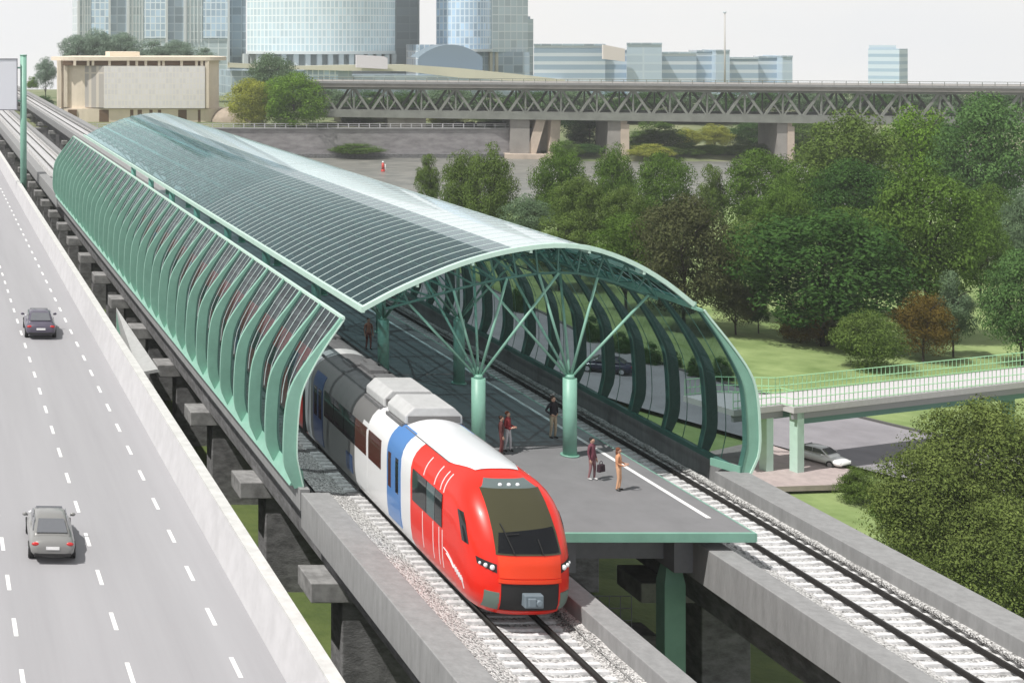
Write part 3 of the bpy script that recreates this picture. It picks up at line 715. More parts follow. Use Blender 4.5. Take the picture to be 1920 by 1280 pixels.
# side windows and doors, both sides
for s, fn in ((-1, sdl), (1, sdr)):
    o = (s, 0, 0.05)
    def win(name, d0, d1, z0, z1, mat, parent=tr, eps=0.012, quad=None):
        return patch(fn, d0, d1, z0, z1, 2, 24, eps+0.012, out=o, quad=quad, thick=0.05).build(name, mat, parent)
    wz0, wz1 = 2.05, 3.12
    win('window', 4.55, 5.9, wz0, wz1, M_DGLASS)
    win('window', 3.75, 4.5, wz0, wz1, M_TEAL); 
    win('window', 3.10, 3.70, wz0, wz1, M_DGLASS)
    win('window', 9.35, 10.8, wz0, wz1, M_BROWN)
    for a in (11.1,12.55,14.0,15.45): win('window', a, a+1.38, wz0, wz1, M_DGLASS if a > 12 else M_BROWN)
    dr = win('door', 7.15, 8.6, 0.62, 3.97, M_TBLUE)
    for a in (7.35,8.15): win('door_window', a, a+0.30, 1.75, 3.0, M_DGLASS if a < 8 else M_BROWN, dr, 0.02)
    q = MB(); patch(fn, 7.89, 7.91, 0.7, 3.5, 1, 4, 0.018, mb=q, out=o); q.build('door_gap', M_BLACK, dr)
    patch(fn,0,0,0,0,6,8,0.006,out=o,quad=[(12.55,0.62),(11.05,0.62),(10.9,3.3),(11.6,3.3)]).build('white_slant', M_TWHT, tr)  # slanted edge drawn where the canopy's shade begins
    dr = win('door', 17.1, 18.5, 0.62, 3.6, M_TNAVY)
    for a in (17.2,17.9): win('door_window', a, a+0.45, 1.75, 3.0, M_DGLASS, dr, 0.02)
    for d0 in (24,38,52):
        for a in range(5): win('window', d0+1.5*a, d0+1.5*a+1.38, wz0, wz1, M_DGLASS)
    for d0 in (21.5,33,47,61,69):
        dr = win('door', d0, d0+1.4, 0.62, 3.6, M_TBLUE if d0 > 30 else M_TNAVY)
        for a in (0.1,0.8): win('door_window', d0+a, d0+a+0.45, 1.75, 3.0, M_DGLASS, dr, 0.02)
    # thin white pin stripes on the red side
    for d in (3.05,3.35,3.9,4.9):
        q = MB(); patch(fn, d, d+0.045, 0.75, 1.98, 1, 4, 0.008, mb=q, out=o); q.build('pin_stripe', M_TWHT, tr)
        q = MB(); patch(fn, d, d+0.045, 3.2, 3.8, 1, 6, 0.012, mb=q, out=o); q.build('pin_stripe', M_TWHT, tr)
    # blue patch low on the grey side
    win('blue_panel', 12.9, 13.7, 0.8, 1.5, M_TNAVY)
# cab side window sits on the rounded nose
for s in (-1, 1):
    def fs_(z, t_, s=s):
        x = s*wZ(z)*t_; return (TX+x, TY+nose(x, z), TZ+z)
    patch(lambda u, v: fs_(v, u), 0.955, 0.992, 2.25, 3.1, 4, 6, 0.012, out=(s,-0.3,0)).build('cab_window', M_DGLASS, tr)
    # white swoosh lettering low on the nose
    q = MB()
    def lp(d, z, s=s):
        k_ = max(0.0, min(1.0, (d-aZ(z))/LZ(z))); u = (1-(1-k_)**3.1)**(1/3.1)
        return Vector((TX+s*(wZ(z)*u+0.012), TY+d-0.012, TZ+z))
    def stroke(pts, r=0.016):
        fine = []
        for (a, b_), (c, e) in zip(pts, pts[1:]): fine += [lp(a+(c-a)*i/4, b_+(e-b_)*i/4) for i in range(4)]
        q.path(fine+[lp(*pts[-1])], r, 5)
    stroke([(2.95,1.46),(2.6,1.42),(2.3,1.30),(2.02,1.14)])
    stroke([(2.72,1.36),(2.35,1.24),(2.1,1.10)])
    for i in range(5):
        d0 = 2.02-0.13*i; z0 = 1.10-0.035*i; stroke([(d0,z0),(d0-0.03,z0+0.15),(d0-0.07,z0-0.06),(d0-0.10,z0+0.10),(d0-0.13,z0-0.02)], 0.017)
    stroke([(1.40,0.98),(1.36,0.74)], 0.018)
    q.build('script_lettering', M_TWHT, tr)
# under-frame and wheels
q = MB(); q.box((TX-1.25,TY+2.2,TZ+0.28),(TX+1.25,TY+72,TZ+0.5)); q.build('underframe', M_BLACK, tr)
q = MB()
for d in range(13, 70, 6): q.box((TX-1.3,TY+d,TZ+0.1),(TX-0.95,TY+d+3.5,TZ+0.6)); q.box((TX+0.95,TY+d,TZ+0.1),(TX+1.3,TY+d+3.5,TZ+0.6))
q.build('equipment_box', M_BLACK, tr)
for d in (3.4,5.8,18.2,20.6,35.6,38.0,53,55.4):
    for s in (-1, 1):
        q = MB(); q.tube((TX+s*0.72,TY+d,RZ+0.44),(TX+s*0.86,TY+d,RZ+0.44),0.43,n=20); q.tube((TX+s*0.86,TY+d,RZ+0.44),(TX+s*0.95,TY+d,RZ+0.44),0.16,n=12); q.build('wheel', M_RAIL, tr)
for d in (4.6,19.4,36.8,54.2):
    for s in (-1, 1):
        q = MB(); q.box((TX+s*0.98,TY+d-1.7,RZ+0.28),(TX+s*1.1,TY+d+1.7,RZ+0.6)); q.build('bogie_frame', M_BLACK, tr)
for d in (19.9,36.9,53.9): q = MB(); q.box((TX-1.62,TY+d,TZ+0.5),(TX+1.62,TY+d+0.35,TZ+3.6)); q.build('gangway', M_BLACK, tr)
# ------------------------------------------------------------------ street, pavement, footbridge on the park side
edge = [gp(*p) for p in ((830,505),(922,551),(1010,592),(1108,642),(1250,695),(1389,737),(1545,777),(1707,817),(1900,862),(2150,915))]
far_e = smooth_prof([(p.x, p.y) for p in edge], 60)
nrmv = []
for k in range(len(far_e)):
    a, b_ = far_e[max(0,k-1)], far_e[min(len(far_e)-1,k+1)]; d = (b_-a).normalized(); n_ = Vector((d.y, -d.x)); nrmv.append(n_ if n_.x < 0 else -n_)
def offs(k, w_): return far_e[k]+nrmv[k]*w_
RW = 13.0
q = MB(); q.grid([[(offs(k,a).x, offs(k,a).y, ground_z(offs(k,a).x, offs(k,a).y)*0+0.42) for a in (0,3,6,9,RW)] for k in range(61)])
tag(q.build('street', M_ROAD2), kind='structure')
q = MB()
for k in range(60):
    a, b_, c_, d_ = offs(k,-0.02), offs(k+1,-0.02), offs(k+1,-0.32), offs(k,-0.32)
    q.add([(a.x,a.y,0.2),(b_.x,b_.y,0.2),(c_.x,c_.y,0.2),(d_.x,d_.y,0.2),(a.x,a.y,0.56),(b_.x,b_.y,0.56),(c_.x,c_.y,0.56),(d_.x,d_.y,0.56)], [(4,5,6,7),(0,1,5,4),(2,3,7,6)])
tag(q.build('kerb', pbr('dark_kerb', (0.10,0.10,0.095), 0.9)), kind='structure')
# lawn beside the road is brought up to the kerb
q = MB(); q.grid([[(offs(k,-a).x, offs(k,-a).y, z) for a, z in ((0.32,0.50),(2.5,0.46),(5.5,0.30),(9,-0.2))] for k in range(61)])
tag(q.build('lawn', M_GRASS), kind='structure')
M_PAVE = pbr('pink_grey_paving', (0.40,0.335,0.325), 0.85, var=0.12, scale=1.5, detail=8)
pv = [gp(*p, 0.4) for p in ((1330,850),(1420,830),(1600,886),(1585,912),(1455,916),(1380,905))]
q = MB(); q.prism([(p.x, p.y) for p in pv[::-1]], 0.2, 0.55); tag(q.build('pavement', M_PAVE), kind='structure')
fb = thing('footbridge', 'pale footbridge on green legs crossing the street toward the park', 'footbridge', (59, 96.4, 0))
cA = Vector((59.0, 96.2)); dr_ = Vector((20.6, 7.0)).normalized(); nn_ = Vector((-dr_.y, dr_.x))
def fpt(u, v): return cA+dr_*u+nn_*v
def fbox(mb, u0, u1, v0, v1, z0, z1, mi=0):
    mb.prism([tuple(fpt(u0,v0)), tuple(fpt(u1,v0)), tuple(fpt(u1,v1)), tuple(fpt(u0,v1))], z0, z1, mi)
M_PALE = pbr('pale_pink_concrete', (0.52,0.495,0.515), 0.8, var=0.05)
q = MB(); fbox(q, -0.6, 46, -0.3, 3.0, 4.62, 5.02); fbox(q, -5.0, -0.602, 0.5, 4.6, 4.62, 5.02); q.build('deck', M_PALE, fb)
q = MB(); fbox(q, -0.5, 46, -0.2, 0.0, 4.18, 4.617); fbox(q, -0.5, 46, 2.7, 2.9, 4.18, 4.617); fbox(q, -4.9, -0.52, 0.6, 0.8, 4.18, 4.617); q.build('fascia_beam', pbr('lilac_grey_steel', (0.27,0.265,0.29), 0.6), fb)
q = MB(); fbox(q, 0.4, 46, 0.35, 0.75, 3.62, 4.176); fbox(q, 0.4, 46, 2.0, 2.4, 3.62, 4.176); q.build('girder', pbr('teal_steel', (0.10,0.22,0.20), 0.5), fb)
for (u, v) in ((0.15,0.1),(-1.55,1.0),(24,0.5),(24,2.4),(40,0.5),(40,2.4)):
    q = MB(); fbox(q, u-0.3, u+0.3, v-0.3, v+0.3, 0.0, 4.617 if u < 0.3 else 3.6); q.build('leg', M_GREENL if u < 1 else M_GREEN, fb)
M_RLG = pbr('pale_green_railing', (0.36,0.66,0.38), 0.5)
def railing(p0, p1, z0, z1, sp=0.42):
    q = MB(); L = (p1-p0).length; n = max(2, int(L/sp))
    for k in range(n+1):
        p = p0.lerp(p1, k/n); q.tube((p.x,p.y,z0),(p.x,p.y,z1), 0.026, n=5, caps=False)
    for z in (z1, z0+0.55, z0+0.1): q.tube((p0.x,p0.y,z),(p1.x,p1.y,z), 0.032, n=5)
    return q
for a, b_ in ((fpt(-0.5,-0.2),fpt(46,-0.2)),(fpt(1.5,2.9),fpt(46,2.9)),(fpt(-0.5,-0.2),fpt(-0.75,0.6)),(fpt(-0.75,0.6),fpt(-4.95,0.6)),(fpt(1.5,2.9),fpt(-2.2,4.5)),(fpt(-2.2,4.5),fpt(-4.95,4.5))):
    railing(a, b_, 5.022, 6.15).build('railing', M_RLG, fb)

# ------------------------------------------------------------------ things beside the highway
sp = thing('stair_parapet', 'sloping grey and green panel of a stair parapet between highway and viaduct', 'parapet', (13.2, 90, 4.5))
q = MB(); P4 = [Vector(p) for p in ((13.25,99,11.15),(12.95,97,8.2),(12.5,88,9.5),(12.2,81.5,10.75),(13.3,81.5,10.95))]
q.add(P4+[p-Vector((-0.12,0,0.16)) for p in P4], [(0,1,2),(0,2,3),(0,3,4),(5,7,6),(5,8,7),(5,9,8)]+[(k,(k+1)%5,5+(k+1)%5,5+k) for k in range(5)]); q.build('panel', pbr('light_grey_panel', (0.40,0.405,0.405), 0.7, var=0.08), sp, normals=True)
def on_p(a, b_, c_): return P4[0]*a+P4[1]*b_+P4[2]*c_+Vector((-0.02,0,0.015))
Q4 = [on_p(0.90,0.06,0.04), on_p(0.42,0.50,0.08), on_p(0.30,0.30,0.40), on_p(0.52,0.10,0.38)]
q = MB(); q.add(Q4+[p+Vector((0.012,0,-0.01)) for p in Q4], [(0,1,2,3),(7,6,5,4)]+[(k,(k+1)%4,4+(k+1)%4,4+k) for k in range(4)]); q.build('green_board', M_GREEN, sp, normals=True)
q = MB(); q.box((12.6,82.2,6.6),(14.1,99.0,6.88)); q.build('stair_flight', M_CONCD, sp)
for y in (84,97): q = MB(); q.box((13.0,y-0.3,ground_z(13,y)-0.3),(13.6,y+0.3,6.597)); q.build('post', M_CONCD, sp)
gt = thing('sign_gantry', 'tall green steel mast holding a blank white board over the highway', 'sign gantry', (12.3, 182, 9.5))
q = MB(); q.tube((12.45,182,7.5),(12.45,182,27.6), 0.42, n=20); q.tube((12.45,182,27.6),(12.45,182,27.75),0.46,n=20); q.build('mast', M_GREEN, gt)
pA, pB = wp(-60,110,181.4), wp(33,207,181.4)
q = MB(); q.box((pA.x,181.45,pB.z),(pB.x,181.7,pA.z)); bo = q.build('board', pbr('white_board', (0.72,0.73,0.80), 0.5), gt)
q = MB()
for a, b_, c_, d_ in ((pA.x,pB.x,pA.z-0.12,pA.z),(pA.x,pB.x,pB.z,pB.z+0.12),(pB.x-0.12,pB.x,pB.z+0.12,pA.z-0.12)): q.box((a,181.38,c_),(b_,181.447,d_))
q.build('frame', M_SLAT, bo)
q = MB()
for z in (pB.z+1.2, pA.z-1.2): q.bar((pA.x,181.85,z),(12.4,181.85,z),0.22,0.22)
q.build('arm', M_GREEN, gt)

# ------------------------------------------------------------------ cars
def loft(st, mi=0, n=3.2, seg=20):
    """stations (y, half width, z0, z1) -> smooth closed hull"""
    mb = MB(); rows = []
    for y, w_, z0, z1 in st:
        r = []; cz, hz = (z0+z1)/2, (z1-z0)/2
        for k in range(seg+1):
            a = 2*math.pi*k/seg; c, s = math.cos(a), math.sin(a)
            r.append((w_*math.copysign(abs(c)**(2/n), c), y, cz+hz*math.copysign(abs(s)**(2/n), s)))
        rows.append(r)
    mb.grid(rows); m = seg+1
    mb.f += [list(range(seg))[::-1], [len(mb.v)-m+k for k in range(seg)]]; mb.m += [0,0]; mb.s += [True,True]
    return mb
M_CARGL = pbr('sky_reflecting_car_glass', (0.30,0.31,0.33), 0.12, metal=0.75)
M_TAIL = pbr('red_tail_lamp', (0.55,0.02,0.02), 0.25, coat=0.5)
def make_car(label, group, loc, rz, paint, tail=True):
    """local axes: +y is forward, z up from the road"""
    t = thing('parked_car' if group.startswith('parked') else 'car', label, 'car', loc, group, local=True, rz=rz)
    st = [(-2.22,0.62,0.42,0.72),(-2.18,0.78,0.30,0.90),(-2.0,0.86,0.24,0.98),(-1.5,0.90,0.22,1.0),(-0.9,0.905,0.22,0.98),(0,0.905,0.22,0.95),(0.8,0.90,0.22,0.93),(1.4,0.885,0.22,0.86),(1.9,0.84,0.25,0.76),(2.15,0.74,0.30,0.68),(2.24,0.58,0.38,0.60)]
    body = loft(st).build('body', paint, t)
    cb = loft([(-1.72,0.70,0.85,0.96),(-1.5,0.72,0.80,1.08),(-0.95,0.66,0.80,1.39),(-0.5,0.645,0.80,1.45),(0.1,0.64,0.80,1.44),(0.45,0.66,0.80,1.36),(1.05,0.72,0.78,1.02),(1.25,0.73,0.8,0.93)], n=4.5).build('cabin', paint, t)
    def pane(name, pts, off):
        q = MB(); o = Vector(off)
        q.add([Vector(p)+o for p in pts]+[Vector(p)-o*0.5 for p in pts], [tuple(range(len(pts)))]+[(k,(k+1)%len(pts),len(pts)+(k+1)%len(pts),len(pts)+k) for k in range(len(pts))]); q.build(name, M_CARGL, cb, normals=False)
    pane('rear_window', [(-0.60,-1.60,1.03),(0.60,-1.60,1.03),(0.50,-0.99,1.375),(-0.50,-0.99,1.375)], (0,-0.035,0.045))
    pane('windscreen', [(0.63,1.06,1.03),(-0.63,1.06,1.03),(-0.52,0.50,1.345),(0.52,0.50,1.345)], (0,0.035,0.05))
    for s in (-1, 1):
        for a, b_ in (((-1.25,-0.95),(-0.28,-0.28)),((-0.22,-0.22),(0.88,0.42))):
            pane('side_window', [(s*0.715,a[0],1.0),(s*0.715,b_[0],1.0),(s*0.64,b_[1],1.34),(s*0.64,a[1],1.34)], (s*0.028,0,0.01))
        q = MB(); q.ell((s*0.98,0.72,1.0),(0.11,0.06,0.075),8,6); q.tube((s*0.86,0.74,0.95),(s*0.95,0.74,0.97),0.03,n=6); q.build('mirror', paint, t)
        q = MB(); q.ell((s*0.66,-2.165,0.80),(0.16,0.05,0.075),10,6); q.build('tail_lamp', M_TAIL, t)
        q = MB(); q.ell((s*0.62,2.12,0.62),(0.17,0.07,0.06),10,6); q.build('headlamp', M_LAMP, t)
        for y in (-1.38, 1.36):
            q = MB(); q.tube((s*0.70,y,0.32),(s*0.925,y,0.32),0.32,n=20); wl = q.build('wheel', M_BLACK, t)
            q = MB(); q.tube((s*0.926,y,0.32),(s*0.935,y,0.32),0.2,n=16); q.build('rim', M_CHROME, wl)
    q = MB(); q.box((-0.26,-2.245,0.60),(0.26,-2.23,0.72)); q.build('number_plate', M_WHITE, t)
    for b0, b1 in (((-0.72,-2.235,0.33),(0.72,-2.15,0.45)),((-0.6,2.15,0.32),(0.6,2.25,0.44))): q = MB(); q.box(b0, b1); q.build('bumper', M_BLACK, t, bevel=0.02)
    return t
def cp(name, col, rough=0.3): return pbr(name, col, rough, coat=0.6)
c1 = gp(100,1048,9.5); make_car('silver grey saloon driving away with red tail lamps, nearest car on the highway', 'cars on the highway', (c1.x, c1.y+1.6, 9.5), R(-2), cp('silver_paint', (0.21,0.21,0.205)))
c2 = gp(78,634,9.5); c2o = make_car('dark purple grey saloon driving away, further up the highway', 'cars on the highway', (c2.x, c2.y+2, 9.5), R(-2), cp('dark_purple_paint', (0.075,0.065,0.10), 0.45)); c2o.scale = (1.16,1.16,1.12)
c3 = gp(1135,697,0.42); make_car('dark navy saloon on the street seen through the curved glass wall', 'cars on the street', (c3.x, c3.y, 0.425), R(58), cp('navy_paint', (0.015,0.015,0.04)))
c4 = gp(1538,868,0.42); c4o = make_car('white car on the street beside the footbridge legs', 'cars on the street', (c4.x, c4.y, 0.425), R(-153), cp('white_paint', (0.82,0.82,0.83))); c4o.scale = (0.84,0.80,0.84)

# ------------------------------------------------------------------ people
M_SKIN = pbr('skin', (0.50,0.30,0.22), 0.6)
def person(label, loc, rz, h, top, legs, hair, shoes, arms='down', walk=0.12, long_hair=False, extra=None, coat=0.0):
    """one continuous skinned body; local -y is forward"""
    t = thing('person', label, 'person', loc, 'people on the platform', local=True, rz=rz)
    k = h/1.75; V = []; E = []; rad = []; zone = []
    def v(p, r, z): V.append(Vector(p)*k); rad.append(r*k); zone.append(z); return len(V)-1
    def e(a, b_): E.append((a, b_))
    pel = v((0,0,0.96),0.135,'l'); wst = v((0,0.0,1.10),0.125,'t'); ch = v((0,0.01,1.30),0.15,'t'); nk0 = v((0,0.01,1.45),0.075,'t'); nk = v((0,0.0,1.51),0.052,'s')
    hd = v((0,-0.015,1.60),0.082,'s'); hd2 = v((0,-0.012,1.685),0.078,'s'); ht = v((0,-0.005,1.735),0.05,'s')
    for a, b_ in ((pel,wst),(wst,ch),(ch,nk0),(nk0,nk),(nk,hd),(hd,hd2),(hd2,ht)): e(a, b_)
    ns = v((0,-0.105,1.622),0.014,'s'); e(hd, ns)
    for s in (-1, 1):
        er = v((s*0.088,0,1.63),0.016,'s'); e(hd, er)
        dy = walk*s
        hp = v((s*0.095,0,0.90),0.095,'l'); kn = v((s*0.10,-0.03-dy*0.5,0.50),0.062,'l'); an_ = v((s*0.105,0.02-dy,0.10),0.045,'l'); toe = v((s*0.115,-0.13-dy,0.042),0.038,'f'); hl = v((s*0.105,0.05-dy,0.045),0.038,'f')
        for a, b_ in ((pel,hp),(hp,kn),(kn,an_),(an_,hl),(hl,toe)): e(a, b_)
        sh = v((s*0.185,0.01,1.405),0.062,'t'); e(nk0, sh)
        if arms == 'down' or (arms == 'mixed' and s < 0): el_, wr, hn = (s*0.235,0.03,1.13),(s*0.24,-0.05,0.89),(s*0.24,-0.07,0.81)
        elif arms == 'hips': el_, wr, hn = (s*0.34,0.08,1.16),(s*0.19,-0.06,1.02),(s*0.13,-0.10,0.985)
        else: el_, wr, hn = (s*0.23,0.02,1.14),(s*0.17,-0.22,1.08),(s*0.13,-0.29,1.10)
        ea = v(el_,0.046,'t'); wa = v(wr,0.032,'t'); ha = v(hn,0.036,'s'); e(sh, ea); e(ea, wa); e(wa, ha)
        hv = (Vector(hn)-Vector(wr)).normalized(); sd_ = hv.cross(Vector((s,0,0))); sd_ = sd_.normalized() if sd_.length > 0.1 else Vector((0,1,0))
        for f in range(4):
            b0 = Vector(hn)+hv*0.04+sd_*((f-1.5)*0.019); L = (0.068,0.078,0.074,0.058)[f]
            m1 = v(b0+hv*L*0.5+Vector((-s*0.006,0,0)),0.0085,'s'); m2 = v(b0+hv*L*0.95+Vector((-s*0.022,0,0)),0.0075,'s'); e(ha, m1); e(m1, m2)
        tb = v(Vector(hn)-sd_*0.045+hv*0.01,0.011,'s'); tb2 = v(Vector(hn)-sd_*0.062+hv*0.045,0.009,'s'); e(ha, tb); e(tb, tb2)
    me = bpy.data.meshes.new('body'); me.from_pydata(V, E, []); o = bpy.data.objects.new('skeleton', me); C.objects.link(o)
    o.modifiers.new('skin', 'SKIN')
    for i, r in enumerate(rad): me.skin_vertices[0].data[i].radius = (r, r)
    for i in range(len(rad)): me.skin_vertices[0].data[i].use_root = (i == 0)
    o.modifiers.new('sub', 'SUBSURF').levels = 1
    dg = bpy.context.evaluated_depsgraph_get(); dg.update()
    nm = bpy.data.meshes.new_from_object(o.evaluated_get(dg)); bpy.data.objects.remove(o); nm.name = 'body'
    nm.materials.clear()
    zi = {'s':0,'t':1,'l':2,'f':3}
    for m_ in (M_SKIN, top, legs, shoes): nm.materials.append(m_)
    segs = [(V[a], V[b_], zone[b_], (rad[a]+rad[b_])/2) for a, b_ in E]
    for p in nm.polygons:
        c = p.center; best = None
        for a, b_, z, rr in segs:
            d = b_-a; u = max(0, min(1, (c-a).dot(d)/max(1e-9, d.length_squared))); ds_ = (c-(a+d*u)).length/rr
            if best is None or ds_ < best[0]: best = (ds_, z)
        p.material_index = zi[best[1]]; p.use_smooth = True
        if coat and 0.96*k-coat < c.z < 1.12*k and best[1] == 'l': p.material_index = 1
    link('body', nm, t)
    q = MB(); q.ell((0,0.018*k,1.665*k),(0.098*k,0.105*k,0.098*k),12,9)
    if long_hair: q.ell((0,0.06*k,1.55*k),(0.10*k,0.06*k,0.16*k),10,7)
    q.v = [(x, y, z) if not (y < -0.045*k and z < 1.70*k) else (x, -0.045*k, z) for x, y, z in q.v]
    q.build('hair', hair, t)
    for s in (-1, 1):
        q = MB(); q.ell((s*0.032*k,-0.093*k,1.648*k),(0.012*k,0.008*k,0.008*k),8,5); q.build('eye', M_BLACK, t)
    q = MB(); q.ell((0,-0.098*k,1.572*k),(0.026*k,0.008*k,0.007*k),8,5); q.build('mouth', pbr('lips', (0.4,0.12,0.10), 0.5), t)
    return t, k
def fab(name, col): return pbr(name, col, 0.85, var=0.15, scale=25, coords='obj')
H_BRN = fab('brown_hair', (0.045,0.02,0.012)); H_BLK = fab('black_hair', (0.012,0.01,0.01)); H_RED = fab('auburn_hair', (0.14,0.045,0.02))
S_BLK = pbr('black_shoes', (0.015,0.013,0.012), 0.4); S_WHT = pbr('white_shoes', (0.6,0.6,0.6), 0.6)
def pp(px, py): p = gp(px, py, PZ); return (p.x, p.y, PZ+0.004)
person('person in black jumper and beige trousers, hands on hips, behind the platform column', pp(1037,821), R(25), 1.78, fab('black_jumper', (0.014,0.010,0.016)), fab('beige_trousers', (0.40,0.32,0.23)), H_BRN, S_BLK, arms='hips', walk=0.03)
t_, k_ = person('person in plum checked coat and mauve trousers carrying a dark bag', pp(1110,899), R(35), 1.62, fab('plum_coat', (0.15,0.045,0.065)), fab('mauve_trousers', (0.27,0.14,0.15)), H_BLK, S_WHT, arms='down', walk=0.06, coat=0.12)
lp_ = pp(1110,899); bg_ = thing('handbag', 'dark purple handbag held by the person in the plum coat', 'bag', (lp_[0]+0.30, lp_[1]-0.1, PZ), local=True, rz=R(30))
q = MB(); q.sweep([(-0.18,0.34),(0.18,0.34),(0.15,0.62),(-0.15,0.62)], [-0.07,0.07]); M_BAG = fab('dark_bag', (0.03,0.012,0.02)); q.build('bag_body', M_BAG, bg_, bevel=0.02)
q = MB(); q.path([(-0.09,0,0.61),(-0.07,0,0.72),(0,0,0.755),(0.07,0,0.72),(0.09,0,0.61)], 0.012, 6); q.build('handle', M_BAG, bg_)
person('person in peach blouse and sand trousers with folded arms near the white line', pp(1160,919), R(55), 1.60, fab('peach_blouse', (0.55,0.27,0.15)), fab('sand_trousers', (0.62,0.36,0.22)), H_RED, S_BLK, arms='front', walk=0.03, long_hair=True)
person('person in red top and white trousers beyond the train roof', pp(952,846), R(40), 1.64, fab('red_top', (0.26,0.03,0.035)), fab('white_trousers', (0.5,0.48,0.5)), H_RED, S_BLK, arms='front', walk=0.08)
person('person in brown jacket beside the person in the red top', pp(940,852), R(70), 1.58, fab('brown_jacket', (0.10,0.03,0.03)), fab('rust_trousers', (0.14,0.04,0.04)), H_BRN, S_BLK, arms='down', walk=0.05)
person('person in rust brown clothes beside a shaded column deep under the canopy', pp(691,655), R(10), 1.70, fab('rust_coat', (0.30,0.13,0.09)), fab('dark_red_trousers', (0.18,0.06,0.05)), H_BRN, S_BLK, arms='down', walk=0.06)
# ------------------------------------------------------------------ trees
def crown_mesh(name, seed, shape, nclump, leaves, leaf):
    """unit crown: about 2 wide, z from 0 to 2; leaf-sized quads on the shells of many clumps"""
    rnd = random.Random(seed); vs = []; fs = []
    cl = []
    for i in range(nclump):
        for _ in range(60):
            x, y, z = rnd.uniform(-1,1), rnd.uniform(-1,1), rnd.uniform(0,1)
            rr = shape(z)
            rad = math.hypot(x, y)
            if rad <= rr and (rad > 0.35*rr or rnd.random() < 0.35 or z > 0.8): break
        cl.append((Vector((x*0.86, y*0.86, 0.12+z*1.74)), rnd.uniform(0.17,0.36)*(0.75+0.4*rr)))
    per = leaves//nclump
    for c, r in cl:
        for k in range(per):
            d = Vector((rnd.gauss(0,1), rnd.gauss(0,1), rnd.gauss(0.25,1))).normalized()
            p = c+Vector((d.x*r, d.y*r, d.z*r*0.72))*rnd.uniform(0.72,1.12)
            n = (d+Vector((rnd.uniform(-.6,.6), rnd.uniform(-.6,.6), rnd.uniform(-.3,.7)))).normalized()
            a = n.cross(Vector((rnd.uniform(-1,1), rnd.uniform(-1,1), rnd.uniform(-1,1)))).normalized(); b_ = n.cross(a)
            s = leaf*rnd.uniform(0.6,1.35); o = len(vs)
            vs += [p-a*s, p-b_*s*0.55+n*s*0.12, p+a*s, p+b_*s*0.55+n*s*0.12]; fs.append((o,o+1,o+2,o+3))
    me = bpy.data.meshes.new(name); me.from_pydata([tuple(v) for v in vs], [], fs); me.materials.append(None); me.update()
    return me
def sh_round(z): return max(0.12, (1-(2*z-0.95)**2*0.85))**0.5 if abs(2*z-0.95) < 1.05 else 0.1
def sh_egg(z): return max(0.1, math.sin(math.pi*min(1, 0.14+z*0.84))**0.8)
def sh_tall(z): return 0.62*max(0.15, math.sin(math.pi*(0.2+0.76*z))**0.7)+0.2*(1-z)
def sh_wide(z): return max(0.2, (1-z*z*0.8))*(0.75+0.25*min(1, z*5))
CR = [crown_mesh('crown', 11, sh_round, 90, 24000, 0.027), crown_mesh('crown', 12, sh_egg, 80, 21000, 0.028), crown_mesh('crown', 13, sh_tall, 60, 16000, 0.030),
      crown_mesh('crown', 14, sh_wide, 80, 20000, 0.029), crown_mesh('crown', 15, sh_round, 120, 42000, 0.021), crown_mesh('crown', 16, sh_egg, 60, 12000, 0.032), crown_mesh('crown', 17, sh_egg, 90, 23000, 0.027)]
def trunk_mesh(seed):
    rnd = random.Random(seed); q = MB(); p = Vector((0,0,-0.15)); r = 0.045; pts = [p]
    zs = [0.35,0.75,1.1,1.5]
    for z in zs:
        n = Vector((rnd.uniform(-.06,.06), rnd.uniform(-.06,.06), z)); r2 = 0.045*(1-0.5*z/1.5); q.tube(p, n, r, r2, n=8, caps=False); p, r = n, r2; pts.append(n)
    for k in range(9):
        a = k*2.4+rnd.random(); b0 = pts[1+k % 3]; L = rnd.uniform(0.4,0.75); e = b0+Vector((math.cos(a)*L, math.sin(a)*L, rnd.uniform(0.25,0.6)))
        m_ = b0.lerp(e, 0.5)+Vector((0,0,0.07)); q.tube(b0, m_, 0.022, 0.014, n=6, caps=False); q.tube(m_, e, 0.014, 0.006, n=5, caps=False)
    return q.mesh('trunk', M_BARK)
M_BARK = pbr('bark', (0.045,0.036,0.028), 0.95, var=0.3, scale=4, bump=0.4)
TR = [trunk_mesh(3), trunk_mesh(4), trunk_mesh(5)]
LM = {
 'green': leaf_mat('green_leaves', (0.047,0.080,0.014), (0.183,0.256,0.052)),
 'olive': leaf_mat('olive_leaves', (0.058,0.085,0.019), (0.210,0.257,0.065)),
 'dark': leaf_mat('dark_green_leaves', (0.021,0.057,0.016), (0.085,0.171,0.043)),
 'bright': leaf_mat('bright_green_leaves', (0.056,0.126,0.015), (0.206,0.344,0.049)),
 'blue': leaf_mat('cool_green_leaves', (0.041,0.095,0.030), (0.152,0.271,0.086)),
 'brown': leaf_mat('brown_leaves', (0.045,0.050,0.021), (0.118,0.132,0.059)),
 'rust': leaf_mat('rust_leaves', (0.078,0.055,0.013), (0.200,0.145,0.032)),
 'yellow': leaf_mat('yellow_green_leaves', (0.169,0.197,0.029), (0.436,0.458,0.090)),
 'near': leaf_mat('pale_bush_leaves', (0.050,0.078,0.018), (0.225,0.285,0.085)),  # lighter leaf colour for the near bushes
 'mist': leaf_mat('misty_grey_green_leaves', (0.142,0.206,0.155), (0.295,0.390,0.297)),  # distance haze is paled into this leaf colour
 'haze': leaf_mat('grey_green_leaves', (0.076,0.126,0.072), (0.191,0.276,0.152)),
}
